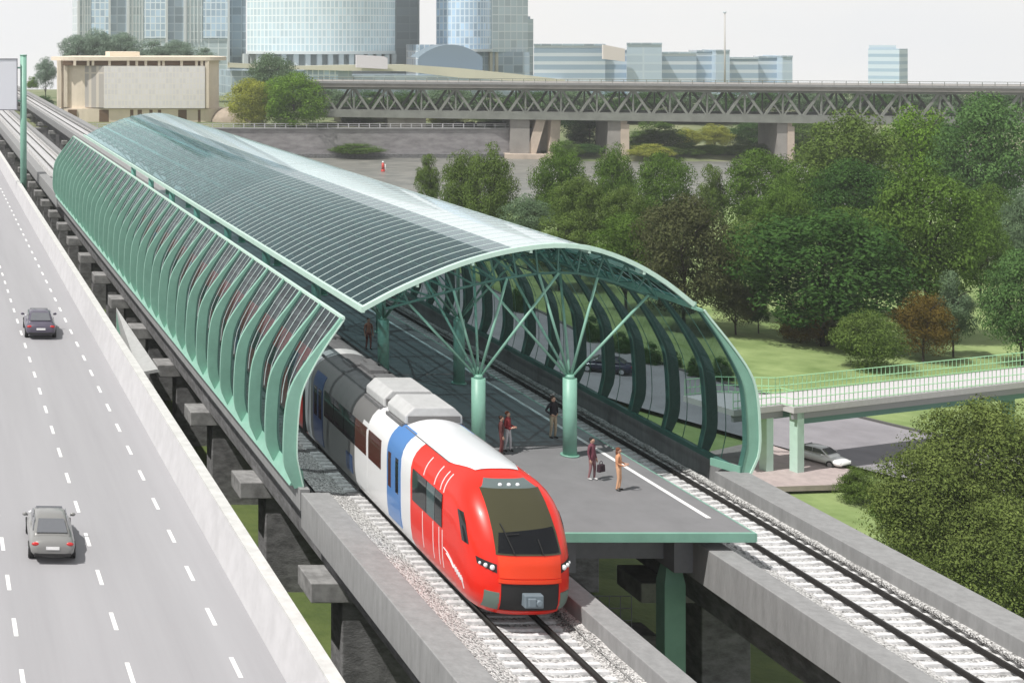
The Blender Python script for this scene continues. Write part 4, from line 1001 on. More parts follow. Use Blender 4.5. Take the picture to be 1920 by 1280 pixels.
def tree(label, box, by, mat, proto, cat='tree', group=None, zb=None, Y=None, trunk=True, name=None, ydepth=None, rot=None):
    """box: the crown's outline in photo pixels; by: the pixel row of the trunk's foot (or Y given)"""
    x0, y0, x1, y1 = box
    if Y is None: b_ = gp((x0+x1)/2, by, zb or 0.0); Y = b_.y
    s = F/Y; zg = CZ-(by-VY)/s if zb is None else zb
    if Y < 245: zg = ground_z(((x0+x1)/2-VX)/s, Y)
    X = ((x0+x1)/2-VX)/s; wd = (x1-x0)/s/2; zt = CZ-(y0-VY)/s; zc = max(zg+0.15, CZ-(y1-VY)/s)
    t = thing(name or ('tree' if cat == 'tree' else cat), label, cat, (X, Y, zg), group, local=True)
    o = link('crown', CR[proto], t); o.location = (0, 0, zc-zg)
    dp = ydepth or wd
    o.scale = (wd/0.98, dp/0.98, (zt-zc)/2.0); 
    if not ydepth: o.rotation_euler = (0, 0, random.uniform(0, 6.28))
    o.material_slots[0].link = 'OBJECT'; o.material_slots[0].material = LM[mat]
    if trunk:
        q = link('trunk', TR[int(X) % 3], t); H = zt-zg; rs = min(wd, H*0.45)
        q.scale = (rs*0.95, rs*0.95, (zc-zg+(zt-zc)*0.75)/1.5); q.location = (0, 0, 0)
    return t
T = tree
for m_ in ('olive_leaves', 'green_leaves'):
    r_ = [n for n in MATS[m_].node_tree.nodes if n.type == 'VALTORGB'][0]
    for e_ in r_.color_ramp.elements: c_ = e_.color; e_.color = (c_[0]*0.84, c_[1]*0.99, c_[2]*1.0, 1)
RV = 'trees along the river bank'
# river-side row, left to right
T('small upright olive tree standing alone left of the river row', (772,283,830,372), 430, 'olive', 2, group=RV)
T('broad olive green tree next to the lone small tree by the river', (826,275,905,420), 470, 'olive', 1, group=RV)
T('tall olive tree whose top reaches the big bridge pier', (868,264,968,430), 480, 'olive', 6, group=RV)
T('pale thin leaved tree low beside the canopy crest', (940,360,1040,455), 505, 'haze', 1, group=RV)
T('green tree with rounded top right of the big bridge pier', (1000,262,1100,420), 470, 'green', 6, group=RV)
T('bushy green tree in front of the round topped river tree', (1035,330,1140,475), 530, 'olive', 0, group=RV)
T('slim green tree in front of the pink lit bridge pier', (1113,262,1192,420), 465, 'green', 1, group=RV)
T('low olive tree under the slim pier tree', (1120,350,1215,480), 540, 'olive', 0, group=RV)
T('mid green tree between the slim pier tree and the brown tree', (1192,288,1300,440), 480, 'green', 0, group=RV)
T('narrow olive tree behind the brown crowned tree', (1300,300,1372,430), 475, 'olive', 2, group=RV)
T('dark bushy tree left of the last bridge pier', (1360,282,1500,440), 480, 'green', 0, group=RV)
T('large grey brown tree above the glass wall roof', (1192,370,1372,585), 625, 'brown', 0)
T('green tree filling the gap right of the grey brown tree', (1345,395,1450,560), 600, 'olive', 1)
T('low dark tree between the bridge pier tree and the oval lawn tree', (1420,350,1530,500), 545, 'green', 0)
PK = 'park trees on the right'
T('olive topped tree standing tall left of the bright green tree', (1502,195,1685,400), 490, 'olive', 1, group=PK)
T('dark green lower tree under the olive topped tree', (1520,300,1680,470), 540, 'dark', 0, group=PK)
T('bright yellow green tree with its top across the bridge truss', (1655,190,1790,370), 470, 'bright', 1, group=PK)
T('great leafy tree in the top right corner covering the bridge end', (1765,178,1935,400), 500, 'blue', 0, group=PK)
T('deep green tree behind the great round lawn tree', (1640,318,1835,570), 640, 'green', 0, group=PK)
T('small thin tree with visible trunk right of the deep green tree', (1800,335,1905,480), 512, 'green', 1, group=PK)
T('great round dark green tree with thick trunk alone on the lawn', (1383,398,1702,612), 650, 'dark', 0, group=PK, ydepth=7)
T('green tree behind the round lawn tree, its top just showing', (1520,380,1640,500), 590, 'green', 1, group=PK)
T('small brown tree on the lawn left of the round lawn tree', (1335,520,1425,605), 628, 'brown', 1, group=PK)
T('young slim dark tree beside the small brown tree', (1395,500,1450,605), 624, 'dark', 2, group=PK)
T('small rust orange tree on a dark trunk', (1680,540,1782,664), 682, 'rust', 1, group=PK)
T('pale green loose tree behind the rust orange tree', (1745,500,1830,640), 672, 'haze', 2, group=PK)
T('mid green tree wedged between the canopy crest and the grey brown tree', (1110,400,1240,540), 590, 'green', 0, group=RV)
T('bushy tree hugging the canopy crest left of the wedged tree', (985,400,1115,500), 545, 'olive', 3, group=RV)
T('full green tree between the dark bridge pier tree and the olive topped tree', (1450,300,1560,450), 520, 'green', 1, group=RV)
T('leafy tree filling the gap left of the deep green tree', (1590,400,1700,540), 590, 'olive', 0, group=PK)
T('bushy tree under the corner tree beside the deep green tree', (1790,400,1890,540), 575, 'green', 0, group=PK)
T('dark tree cut by the right edge above the footbridge', (1850,470,1985,655), 690, 'blue', 0, group=PK)
T('thin pale tree far behind the edge tree', (1880,340,1965,520), 560, 'haze', 1, group=PK)
T('brown green bush at the foot of the round lawn tree', (1462,560,1560,640), 642, 'rust', 3, 'bush', trunk=False)
T('loose willow like bush right of the thick lawn trunk', (1565,575,1690,695), 697, 'olive', 1, 'bush', trunk=False)
T('low dark shrub between lawn trunk and willow bush', (1540,585,1610,650), 652, 'brown', 3, 'bush', trunk=False)
# near trees at the bottom right
NB = 'big bushy trees in the near right corner'
T('big leafy tree crown in the near corner, highest against the footbridge', (1735,742,1990,1010), 1120, 'near', 4, group=NB)
T('broad olive tree crown nearest the empty track, in the right corner', (1652,830,1880,1075), 1130, 'near', 4, group=NB)
T('dense crown cut by the right edge beside the viaduct parapet', (1790,930,2030,1180), 1200, 'near', 4, group=NB)
T('lower leafy crown reaching down to the viaduct parapet', (1690,960,1850,1100), 1140, 'near', 4, group=NB)
T('low green bush at the corner of the pink paving', (1572,872,1655,940), 944, 'olive', 3, 'bush', trunk=False)
T('small green bush on the grass below the corner paving bush', (1640,900,1720,990), 1000, 'green', 3, 'bush', trunk=False)
# clipped shrubs along the kerb seen through the glass wall
SH = 'dark shrubs along the kerb behind the glass wall'
for (px, py, wpx, h_), lb in zip(((975,592,34,70),(1112,648,38,62),(1163,668,42,50),(1222,690,40,52),(1264,697,30,44),(1303,714,32,48),(1352,722,46,56)),
    ('tall dark shrub furthest along the kerb behind the glass wall','dark upright shrub above the navy car behind the glass','round dark shrub just right of the navy car','dark shrub at the middle of the kerb row','small dark shrub hidden by a wall fin','dark shrub second from the wall end','widest dark shrub at the front end of the glass wall')):
    T(lb, (px-wpx/2,py-h_,px+wpx/2,py), py, 'dark', 3, 'shrub', group=SH, trunk=False)
# far bank trees
FB = 'trees on the far river bank'
T('round leafy green tree right of the round beige building', (488,138,612,242), 246, 'bright', 0, group=FB, zb=6.4, Y=371)
T('yellow green tree between the beige building and the leafy tree', (424,148,520,240), 243, 'yellow', 0, group=FB, zb=6.4, Y=378)
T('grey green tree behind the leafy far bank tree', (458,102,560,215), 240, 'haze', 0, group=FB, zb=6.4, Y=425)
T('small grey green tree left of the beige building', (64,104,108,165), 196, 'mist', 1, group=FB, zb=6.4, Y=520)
T('low bright bush left of the beige building', (48,142,74,166), 196, 'bright', 3, group=FB, zb=6.4, Y=530, cat='bush', trunk=False)
T('dark hedge bush at the foot of the beige building', (62,178,104,200), 202, 'dark', 3, group=FB, zb=6.4, Y=480, cat='bush', trunk=False)
BH = 'hazy trees behind the beige building'
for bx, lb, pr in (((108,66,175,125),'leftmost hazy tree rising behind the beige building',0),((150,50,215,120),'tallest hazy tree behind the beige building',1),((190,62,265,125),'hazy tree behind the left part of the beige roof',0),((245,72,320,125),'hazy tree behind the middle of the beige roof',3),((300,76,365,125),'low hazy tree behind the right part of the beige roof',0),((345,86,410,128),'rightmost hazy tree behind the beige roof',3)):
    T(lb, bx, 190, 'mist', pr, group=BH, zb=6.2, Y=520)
UB = 'trees below the truss bridge'
for bx, m_, pr, lb in (((1050,214,1160,300),'dark',0,'dark tree behind the bridge right of the big pier'),((1175,225,1290,292),'green',3,'green tree behind the bridge between two piers'),((1262,238,1318,305),'yellow',1,'yellow tree under the bridge left of the autumn pair'),((1310,230,1372,305),'yellow',1,'yellow green tree right of the yellow tree under the bridge'),((1368,228,1455,305),'dark',0,'dark green tree under the bridge beside the last pier'),((1450,225,1560,300),'green',0,'green tree behind the last bridge pier'),((800,205,880,238),'yellow',3,'small yellow green tree under the left bridge span'),((880,205,960,240),'olive',3,'small olive tree behind the big pier'),((1180,268,1260,312),'yellow',3,'low yellow bush below the bridge by the water'),((620,268,720,300),'green',3,'low green bush on the shore below the quay wall')):
    yy = 388 if lb.startswith('small') else (363 if 'quay' in lb else (352 if 'water' in lb else 378))
    T(lb, bx, 297 if yy != 388 else 245, m_, pr, group=UB, zb=(6.2 if yy == 388 else 0.3), Y=yy, trunk=pr != 3)

DW = 'dark trees beyond the truss bridge'
LBW = ['beside the leafy tree','above the small cream pavilion','third from the left end of the bridge','left of the middle pier','over the big pier','just right of the big pier','between the big pier and the slim pier','left of the slim pier','over the slim pier','right of the slim pier','above the yellow trees','over the dark green tree','above the last bridge pier','right of the last pier','behind the olive topped park tree','behind the bright green park tree','behind the corner tree','at the right end of the bridge']
for i, lb in enumerate(LBW):
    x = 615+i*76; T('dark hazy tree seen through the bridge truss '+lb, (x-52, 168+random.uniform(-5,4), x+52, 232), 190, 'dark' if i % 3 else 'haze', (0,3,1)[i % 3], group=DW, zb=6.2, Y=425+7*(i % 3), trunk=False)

BB = 'bushes along the far shore'
for i, (x, h_, m_, lb) in enumerate(((1062,34,'green','green bush on the far shore right beside the big pier'),(1100,26,'dark','dark bush on the far shore left of the slim pier'),(1200,30,'bright','bright bush on the far shore right of the slim pier'),(1245,22,'olive','olive bush on the far shore left of the yellow bush'),(1290,30,'green','green bush on the far shore before the yellow tree'),(1335,24,'bright','bright low bush on the far shore before the yellow green tree'),(1390,34,'green','tall green bush on the far shore before the dark green tree'),(1432,26,'olive','olive bush on the far shore left of the last pier'),(1505,32,'green','green bush on the far shore right of the last pier'))):
    T(lb, (x-32, 296-h_, x+32, 303), 302, m_, (3,0)[i % 2], group=BB, zb=0.2, Y=357+i % 3, trunk=False, cat='bush')
for x0, x1, y0, lb in ((640,700,206,'low green bush on the quay by the left bridge span'),(810,860,214,'green bush on the quay behind the first parked cars'),(905,955,210,'green bush on the quay behind the white parked cars')):
    T(lb, (x0,y0,x1,243), 243, 'green', 3, group='bushes on the quay', zb=6.3, Y=392, trunk=False, cat='bush')
# ------------------------------------------------------------------ quay, truss bridge
M_QUAY = pbr('quay_wall_stone', (0.27,0.258,0.265), 0.9, var=0.24, scale=0.35, detail=9, stretch=(1,1,3))
qw = thing('quay_wall', 'grey stone embankment wall along the far side of the river', 'wall', (100, 366, 0))
q = MB(); q.box((-900,365,-2.5),(36,367,6.35)); q.box((36.003,365,-2.5),(158,367,6.35)); q.build('wall_face', M_QUAY, qw)
q = MB(); q.box((-900,364.7,6.352),(158.2,367.3,6.7)); q.build('coping', M_CONC, qw)
q = MB(); q.box((60,363.2,-2.4),(158,364.99,0.15)); q.build('footing', M_CONCD, qw)
rl = thing('embankment_railing', 'low pale railing on top of the embankment wall', 'railing', (80, 366, 6.7))
q = MB()
for k in range(46): x = 36+2.7*k; q.box((x-0.1,365.9,6.7),(x+0.1,366.1,7.75))
q.build('post', M_CONCL, rl)
q = MB(); q.bar((35,366,7.7),(158,366,7.7),0.12,0.12); q.bar((35,366,7.2),(158,366,7.2),0.08,0.08); q.build('rail', M_CONCL, rl)
by_ = gp(718,322,-0.9); bu = thing('marker_buoy', 'small red and white marker on the river beyond the canopy', 'buoy', (by_.x, by_.y, -0.9), local=True)
q = MB(); q.tube((0,0,-0.2),(0,0,0.5),0.45,0.42,n=14); q.tube((0,0,0.5),(0,0,2.0),0.33,0.28,n=12); q.build('float', pbr('red_marker_paint', (0.5,0.05,0.04), 0.5), bu)
q = MB(); q.tube((0,0,2.0),(0,0,2.4),0.2,0.2,n=12); q.tube((0.5,0,-0.2),(0.5,0,1.7),0.15,n=8); q.build('white_top', M_WHITE, bu)

M_STEEL = pbr('bridge_steel', (0.19,0.20,0.18), 0.7, var=0.15, scale=0.4)
M_BRC = pbr('bridge_concrete', (0.28,0.265,0.25), 0.85, var=0.15, scale=0.2, detail=8)
br = thing('truss_bridge', 'long double deck steel truss bridge across the river', 'bridge', (160, 360, 0))
bA, bB = Vector((92, 378)), Vector((300, 325)); bd = (bB-bA).normalized(); bn = Vector((-bd.y, bd.x)); BL = (bB-bA).length
def bp(u, v=0): return bA+bd*u+bn*v
def bbox(mb, u0, u1, v0, v1, z0, z1):
    mb.prism([tuple(bp(u0,v0)), tuple(bp(u1,v0)), tuple(bp(u1,v1)), tuple(bp(u0,v1))], z0, z1)
ZT, ZB = 18.35, 9.3
q = MB(); bbox(q,8,BL,-1.2,17,ZT-1.4,ZT); q.build('upper_deck', M_BRC, br)
q = MB(); bbox(q,8,BL,-1.5,-1.203,ZT-0.5,ZT+0.1)
q.build('upper_fascia', M_CONC, br)
q = MB(); bbox(q,8,BL,-0.6,16.4,ZB+0.1,ZB+1.1); q.build('lower_deck', M_BRC, br)
q = MB(); bbox(q,8,BL,-0.75,-0.603,ZB-0.3,ZB+1.3); q.build('lower_fascia', M_STEEL, br)
for v in (0.0, 15.5):
    q = MB(); u = 8.4
    while u < BL:
        a, c = bp(u, v), bp(u+4.2, v); e = bp(u+8.4, v)
        q.bar((a.x,a.y,ZB+1.1),(c.x,c.y,ZT-1.4),0.42,0.58); q.bar((c.x,c.y,ZT-1.4),(e.x,e.y,ZB+1.1),0.42,0.58)
        q.bar((c.x,c.y,ZB+1.1),(c.x,c.y,ZT-1.4),0.3,0.35); 
        m1 = bp(u+2.1, v); m2 = bp(u+6.3, v); zm = (ZB+ZT)/2-0.15
        q.bar((m1.x,m1.y,zm),(c.x,c.y,ZB+1.1),0.25,0.3); q.bar((m2.x,m2.y,zm),(c.x,c.y,ZB+1.1),0.25,0.3)
        u += 8.4
    a, c = bp(8.4, v), bp(BL, v); q.bar((a.x,a.y,ZT-1.75),(c.x,c.y,ZT-1.75),0.6,0.6); q.bar((a.x,a.y,ZB+1.4),(c.x,c.y,ZB+1.4),0.6,0.6)
    q.build('truss', M_STEEL, br)
q = MB(); u = 8.4
while u < BL: bbox(q,u-0.12,u+0.12,0.4,15.2,ZT-2.0,ZT-1.41); u += 4.2
q.build('cross_beam', M_STEEL, br)
q = MB(); n_ = int(BL/2.6)
for k in range(4, n_): p = bp(k*2.6,-1.1); q.bar((p.x,p.y,ZT),(p.x,p.y,ZT+1.0),0.1,0.1)
a, c = bp(9,-1.1), bp(BL,-1.1); q.bar((a.x,a.y,ZT+1.0),(c.x,c.y,ZT+1.0),0.12,0.12); q.bar((a.x,a.y,ZT+0.5),(c.x,c.y,ZT+0.5),0.08,0.08); q.build('parapet_railing', M_STEEL, br)
def u_at(px):
    lo, hi = -60, BL
    for _ in range(40):
        m_ = (lo+hi)/2; p = bp(m_)
        if p.x*F/p.y+VX < px: lo = m_
        else: hi = m_
    return lo
M_PIER = pbr('warm_pier_concrete', (0.50,0.42,0.35), 0.85, var=0.12, scale=0.3, detail=8)
ua, ub = u_at(957), u_at(1044)
q = MB(); bbox(q, ua, ua+4.6, 0.2, 15, -2, ZB+0.09)
q2 = MB()
for s0, s1 in ((ua+4.9, ub-2.2),):
    pass
po = q.build('pier', M_BRC, br)
q = MB(); p0, p1 = bp(ua+4.7,2), bp(ua+7.5,2); q.bar((p0.x,p0.y,-1),(p1.x,p1.y,ZB),3.0,2.2); p0, p1 = bp(ub-1.6,2), bp(ub-0.2,2)
q.bar((p0.x+1.0,p0.y,-1),(p1.x,p1.y,ZB),2.4,1.8); bbox(q, ua+4.65, ub, 9, 12, -2, ZB+0.08); q.build('slanted_leg', M_PIER, po)
q = MB(); bbox(q, ua-1.5, ub+1.5, -2.5, 16, -3, 0.25); q.build('pier_footing', M_PIER, po)
for a, b_ in ((1140,1180),(1458,1490),(1800,1830)):
    ua, ub = u_at(a), u_at(b_); um = ua+(ub-ua)*0.6
    q = MB(); bbox(q, ua, um, 0.3, 15, -2, ZB+0.09); po = q.build('pier', M_BRC, br)
    q = MB(); bbox(q, um+0.01, ub, 0.1, 14, -2, ZB-1.2); bbox(q, um+0.02, ub-0.4, 0.5, 14, ZB-1.19, ZB+0.08); q.build('pier_nose', M_PIER, po)  # paler warm concrete paints the lit part of the pier
ua, ub = u_at(727), u_at(800)
q = MB(); bbox(q, ua, ua+(ub-ua)*0.45, 1, 12, 5.5, ZB+0.09); bbox(q, ua+(ub-ua)*0.452, ub, 1.6, 12, 5.5, ZB+0.07); q.build('abutment', M_BRC, br)
# small cars parked along the far quay road
M_CW = cp('far_white_paint', (0.7,0.7,0.7)); M_CK = cp('far_dark_paint', (0.03,0.03,0.035))
for (px, c_), lb in zip(((862,M_CK),(882,M_CK),(902,M_CW),(916,M_CK),(930,M_CW),(943,M_CW)), ('leftmost dark car parked on the far quay road','second dark car parked on the far quay road','white car parked between dark cars on the far quay road','dark car parked left of two white cars on the far quay','white car parked beside the last white car on the far quay','white car parked nearest the big bridge pier')):
    x = (px-VX)*371.5/F
    cw = thing('parked_car', lb, 'car', (x, 371.5, 6.4), 'parked cars on the far quay', local=True)
    loft([(-0.88,0.5,0.3,0.9),(-0.8,2.1,0.25,0.95),(0,2.2,0.22,1.0),(0.8,2.1,0.25,0.95),(0.88,0.5,0.3,0.9)]).build('body', c_, cw)
    loft([(-0.7,1.0,0.9,1.3),(0,1.2,0.9,1.48),(0.7,1.0,0.9,1.3)]).build('cabin', M_DGLASS, cw)

# ------------------------------------------------------------------ round beige building
M_BEI = pbr('beige_plaster', (0.74,0.65,0.53), 0.85, var=0.06, scale=0.2)
M_BEID = pbr('brown_recess', (0.16,0.10,0.06), 0.9)
M_FAC1 = curtain_mat('pale_panel_facade', (0.76,0.74,0.75), (0.80,0.77,0.73), fh=1.55, fw=0.95, rough=0.5, mort=0.07, vari=0.06)
M_FAC2 = curtain_mat('grey_slat_facade', (0.40,0.38,0.36), (0.60,0.55,0.48), fh=20, fw=1.25, rough=0.6, mort=0.12, vari=0.1)
rb = thing('round_building', 'beige round ended building with white panelled front by the river', 'building', (60, 405, 6.4))
YB = 396.0
def bx(px): return (px-VX)*YB/F
def bz(py): return CZ-(py-VY)*YB/F
xL, xR = bx(105), bx(428)
def hull(d, inset=0.0):
    """plan: flat front with rounded ends"""
    pts = []; r = (bx(428)-bx(378))
    for k in range(13): a = math.pi/2-math.pi/2*k/12; pts.append((xR-r+math.sin(a)*0+r*math.cos(math.pi/2*(1-k/12))*1.0-inset, YB+r-r*math.sin(math.pi/2*(1-k/12))+inset))
    pts = []
    for k in range(13): a = -math.pi/2+math.pi/2*k/12; pts.append((xR-r+(r-inset)*math.cos(a), YB+r+(r-inset)*math.sin(a)))
    pts += [(xR-inset, YB+26), (xL+8+inset, YB+26)]
    r2 = 9.0
    for k in range(9): a = math.pi+math.pi/2*k/8; pts.append((xL+r2+(r2-inset)*math.cos(a), YB+r2*0.6+(r2*0.6-inset)*math.sin(a)))
    return pts
q = MB(); q.prism(hull(0), 6.0, bz(204)); q.prism(hull(0,-0.9), bz(114), bz(107)); wl = q.build('roof_slab', M_BEI, rb, normals=True)
q = MB(); q.prism(hull(0,1.2), bz(204)+0.01, bz(114)-0.01); q.build('wall', M_BEI, rb, normals=True)
q = MB(); q.box((bx(194),YB-0.9,bz(203)),(bx(383),YB+1.6,bz(124))); q.build('panelled_front', M_FAC1, rb)
q = MB()
a0, a1 = (bx(128), YB+3.0), (bx(194)-0.05, YB-0.6)
q.prism([a0, a1, (a1[0], a1[1]+3), (a0[0], a0[1]+3)], bz(202), bz(124)); q.build('slatted_front', M_FAC2, rb, normals=True)
q = MB(); q.box((bx(118),YB+0.2,bz(123)),(bx(386),YB+1.1,bz(115))); q.build('dark_recess', M_BEID, rb)
for px in (140,165,174,205,240,256,273,298,306,340,368,378): q = MB(); q.box((bx(px)-0.35,YB-0.5,bz(123.5)),(bx(px)+0.35,YB+0.15,bz(114.2))); q.build('roof_post', M_BEI, rb)
for px in (112,124): q = MB(); q.box((bx(px)-0.5,YB-0.6+2,bz(202)),(bx(px)+0.5,YB+0.6+2.6,bz(114.2))); q.build('column', M_BEI, rb)
q = MB(); q.box((bx(384)+0.02,YB-0.7,bz(202.5)),(bx(391),YB+1.5,bz(115))); q.build('end_pilaster', M_BEI, rb)
for a, b_ in ((128,144),(186,204),(244,250),(258,266),(280,286),(296,302),(334,350),(371,376)):
    q = MB(); q.box((bx(a),YB-0.05,bz(232)),(bx(b_),YB+1.0,bz(206))); q.build('doorway', M_BEID, rb)
q = MB(); q.box((bx(213),YB+8,bz(107)+0.01),(bx(270),YB+18,bz(98))); q.build('roof_house', M_BEI, rb)
mo = MB(); c_ = (bx(442), YB-4.0)
for k in range(1): pass
rows = []
for j in range(9):
    u = j/8; rr = 7.0*math.cos(u*math.pi/2)+0.01; rows.append([(c_[0]+rr*math.cos(2*math.pi*i/24), c_[1]+6+rr*0.8*math.sin(2*math.pi*i/24), 6.35+4.2*math.sin(u*math.pi/2)) for i in range(25)])
mo.grid(rows); tag(mo.build('mound', pbr('stone_mound', (0.36,0.30,0.24), 0.9, var=0.12, scale=0.6)), 'rounded brown stone mound beside the round end of the beige building', 'mound')

# ------------------------------------------------------------------ towers and distant blocks
def cwmat(n, g, l, fh, fw, **k): return curtain_mat(n, g, l, fh=fh, fw=fw, **k)
MT1 = cwmat('tower_glass_pale', (0.50,0.60,0.62), (0.72,0.78,0.78), 3.6, 4.2, vari=0.12)  # tower colours are paled to carry the distance haze
MT2 = cwmat('tower_glass_dark', (0.36,0.45,0.52), (0.52,0.60,0.65), 3.6, 4.2, vari=0.25)
MT3 = cwmat('tower_glass_blue', (0.44,0.58,0.70), (0.76,0.84,0.88), 3.0, 2.2, vari=0.22)
MTUV = cwmat('tower_glass_round', (0.52,0.65,0.70), (0.78,0.84,0.85), 3.0, 1.7, axis='uv', vari=0.10)
MTUV2 = cwmat('tower_glass_round_blue', (0.42,0.58,0.74), (0.70,0.80,0.88), 3.0, 1.8, axis='uv', vari=0.28)
M_CWHT = pbr('pale_tower_frame', (0.60,0.64,0.64), 0.6)
TYd = 620.0
def tx(px, Y=TYd): return (px-VX)*Y/F
def tz(py, Y=TYd): return CZ-(py-VY)*Y/F
GT = 'slab towers in the distance'
for (a, b_, c_), lb in zip(((147,205,240),(240,312,347),(347,428,463)), ('leftmost slab tower with pale glass front behind the hazy trees','middle slab tower between two like it behind the beige building','third slab tower beside the wide curved tower')):
    t = thing('slab_tower', lb, 'tower', (tx((a+c_)/2), TYd, 6), GT)
    z0, z1 = 6.0, 118.0; m_ = tx(a)+(tx(b_)-tx(a))*0.42
    q = MB(); q.box((tx(a),TYd,z0),(tx(b_),TYd+26,z1)); q.build('front_face', MT1, t)
    q = MB(); q.box((m_,TYd-0.6,tz(72)),(tx(b_)-0.5,TYd-0.01,z1-2)); q.build('blue_bay', MT3, t)
    q = MB(); q.box((tx(b_)+0.01,TYd+2,z0),(tx(c_)-0.02,TYd+30,z1-4)); q.build('shaded_wing', MT2, t)  # shade of this side is put into the darker glass
    for px in (a, b_): q = MB(); q.box((tx(px)-0.5,TYd-0.9,z0),(tx(px)+0.5,TYd-0.02 if px == b_ else TYd+1,z1+1)); q.build('corner_frame', M_CWHT, t)
    for k in range(5): x = tx(a)+(m_-tx(a))*(k+0.5)/5; q = MB(); q.box((x-0.15,TYd-0.5,tz(80)),(x+0.15,TYd-0.012,z1)); q.build('vertical_fin', M_CWHT, t)
def curved_tower(name, label, pa, pb, Y, bulge, z0, z1, mat, extra=None):
    xa, xb = tx(pa,Y), tx(pb,Y); t = thing(name, label, 'tower', ((xa+xb)/2, Y, 6))
    n = 28; me_v = []; L = 0; us = []
    front = []
    for k in range(n+1):
        u = k/n; front.append((xa+(xb-xa)*u, Y-bulge*math.sin(math.pi*u)**0.8))
    for k in range(n+1):
        if k: L += math.dist(front[k], front[k-1])
        us.append(L)
    q = MB(); q.grid([[(x, y, z) for x, y in front] for z in (z0, z1)]); me = q.mesh('curved_front', mat)
    uv = me.uv_layers.new(name='uv')
    for lp2 in me.loops:
        vi = lp2.vertex_index; uv.data[lp2.index].uv = (us[vi % (n+1)], me.vertices[vi].co.z)
    link('curved_front', me, t)
    q = MB(); kx = (Y+30)/Y; q.prism([(xa+0.05,Y+0.02),(xb-0.05,Y+0.02),(xb-0.05,Y+30),(min(xa*kx+1,xb-2),Y+30)], z0, z1); q.build('rear_block', MT2, t)
    q = MB(); vs = front+[(xb,Y),(xa,Y)]
    q.prism([(x, y-0.4) for x, y in front]+[(xb,Y+0.4),(xa,Y+0.4)], z0-1.2, z0); q.build('lower_edge', M_CWHT, t, normals=True)
    return t, xa, xb, front
t, xa, xb, frn = curved_tower('curved_tower', 'wide curved pale glass tower above the white podium', 463, 741, 600.0, 16, tz(96,600), 118, MTUV)
for k in range(0, 29, 2):
    q = MB(); x, y = frn[k]; q.box((x-1.0,y+1.6,tz(122,600)),(x+1.0,y+4,tz(96,600)-1.21)); q.build('column', M_CWHT, t)
q = MB(); q.prism([(x, y+4.2) for x, y in frn]+[(xb,604.3),(xa,604.3)], 6, tz(96,600)-1.21); q.build('base_wall', pbr('grey_base', (0.36,0.39,0.38), 0.8), t, normals=True)
sg = thing('grey_tower', 'plain grey slab tower right of the wide curved tower', 'tower', (tx(763), 640, 6))
q = MB(); q.box((tx(735,640),640,6),(tx(785,640),668,120)); q.build('wall', cwmat('grey_tower_wall', (0.46,0.51,0.53), (0.52,0.57,0.58), 3.6, 6, vari=0.08, rough=0.6), sg)
q = MB(); q.box((tx(783,640),639.6,6),(tx(786,640),640.6,120)); q.build('corner_frame', M_CWHT, sg)
q = MB(); q.box((tx(769,640),638.2,tz(128,640)),(tx(778,640),639.5,tz(88,640))); q.build('yellow_pylon', pbr('pale_yellow_plaster', (0.66,0.58,0.36), 0.8), sg)
t, xa, xb, frn = curved_tower('curved_tower', 'narrow curved blue glass tower right of the grey slab tower', 818, 922, 610.0, 9, tz(92,610), 118, MTUV2)
q = MB(); X0, X1 = tx(915,610), tx(1001,610)
q.prism([(xb-0.3,609.3),(X1,616),(X1,640),(xb-0.3,640)], tz(98,610), 118); q.build('pale_wing', MT1, t, normals=True)
MCC = pbr('cream_column', (0.60,0.57,0.46), 0.8)
for k in range(7): u = k/6; q = MB(); q.box((xb+(X1-1-xb)*u-0.6,610.5+6*u,tz(136,610)),(xb+(X1-1-xb)*u+0.6,612.5+6*u,tz(98,610)-0.02)); q.build('column', MCC, t)
q = MB(); q.box((xa,612,6),(X1-1,638,tz(98,610)-0.03)); q.build('base_wall', MT2, t)
bt_ = thing('block_tower', 'slim pale glass block peeking out right of the blue tower', 'tower', (tx(988), 650, 6))
q = MB(); q.box((tx(975,650),650,6),(tx(1000,650),670,tz(36,650))); q.build('wall', MT1, bt_); q = MB(); q.box((tx(991,650),651,tz(36,650)+.01),(tx(996,650),655,tz(31,650))); q.build('roof_house', MT2, bt_)
# podium in front of the towers
pd = thing('podium_building', 'low white podium with a sloping cream roof edge below the towers', 'building', (tx(700,560), 560, 6))
def px_(p, Y=560.0): return tx(p, Y)
q = MB(); q.box((px_(432),560,6),(px_(660),590,tz(133,560))); q.box((px_(660)+.01,562,6),(px_(1010),590,tz(142,560))); q.build('wall', MT2, pd)
q = MB(); P_ = [(430,118,127),(560,124,131),(650,122,133),(760,121,134),(860,128,146),(960,138,152),(1060,150,156)]
for (a, t0, b0), (c, t1, b1_) in zip(P_, P_[1:]):
    y0, y1 = 557.0, 559.98; xa_, xc_ = px_(a,557), px_(c,557)
    q.add([(xa_,y0,tz(b0,557)),(xc_,y0,tz(b1_,557)),(xc_,y0,tz(t1,557)),(xa_,y0,tz(t0,557)),(xa_,y1,tz(b0,557)),(xc_,y1,tz(b1_,557)),(xc_,y1,tz(t1,557)),(xa_,y1,tz(t0,557))], [(0,1,2,3),(7,6,5,4),(3,2,6,7),(0,4,5,1)])
q.build('roof_edge', pbr('cream_roof_edge', (0.66,0.64,0.52), 0.7, var=0.05, scale=0.1), pd)
q = MB(); q.box((px_(570),558.5,tz(150,560)),(px_(632),559.9,tz(131,560))); q.build('glass_pavilion', MT3, pd)
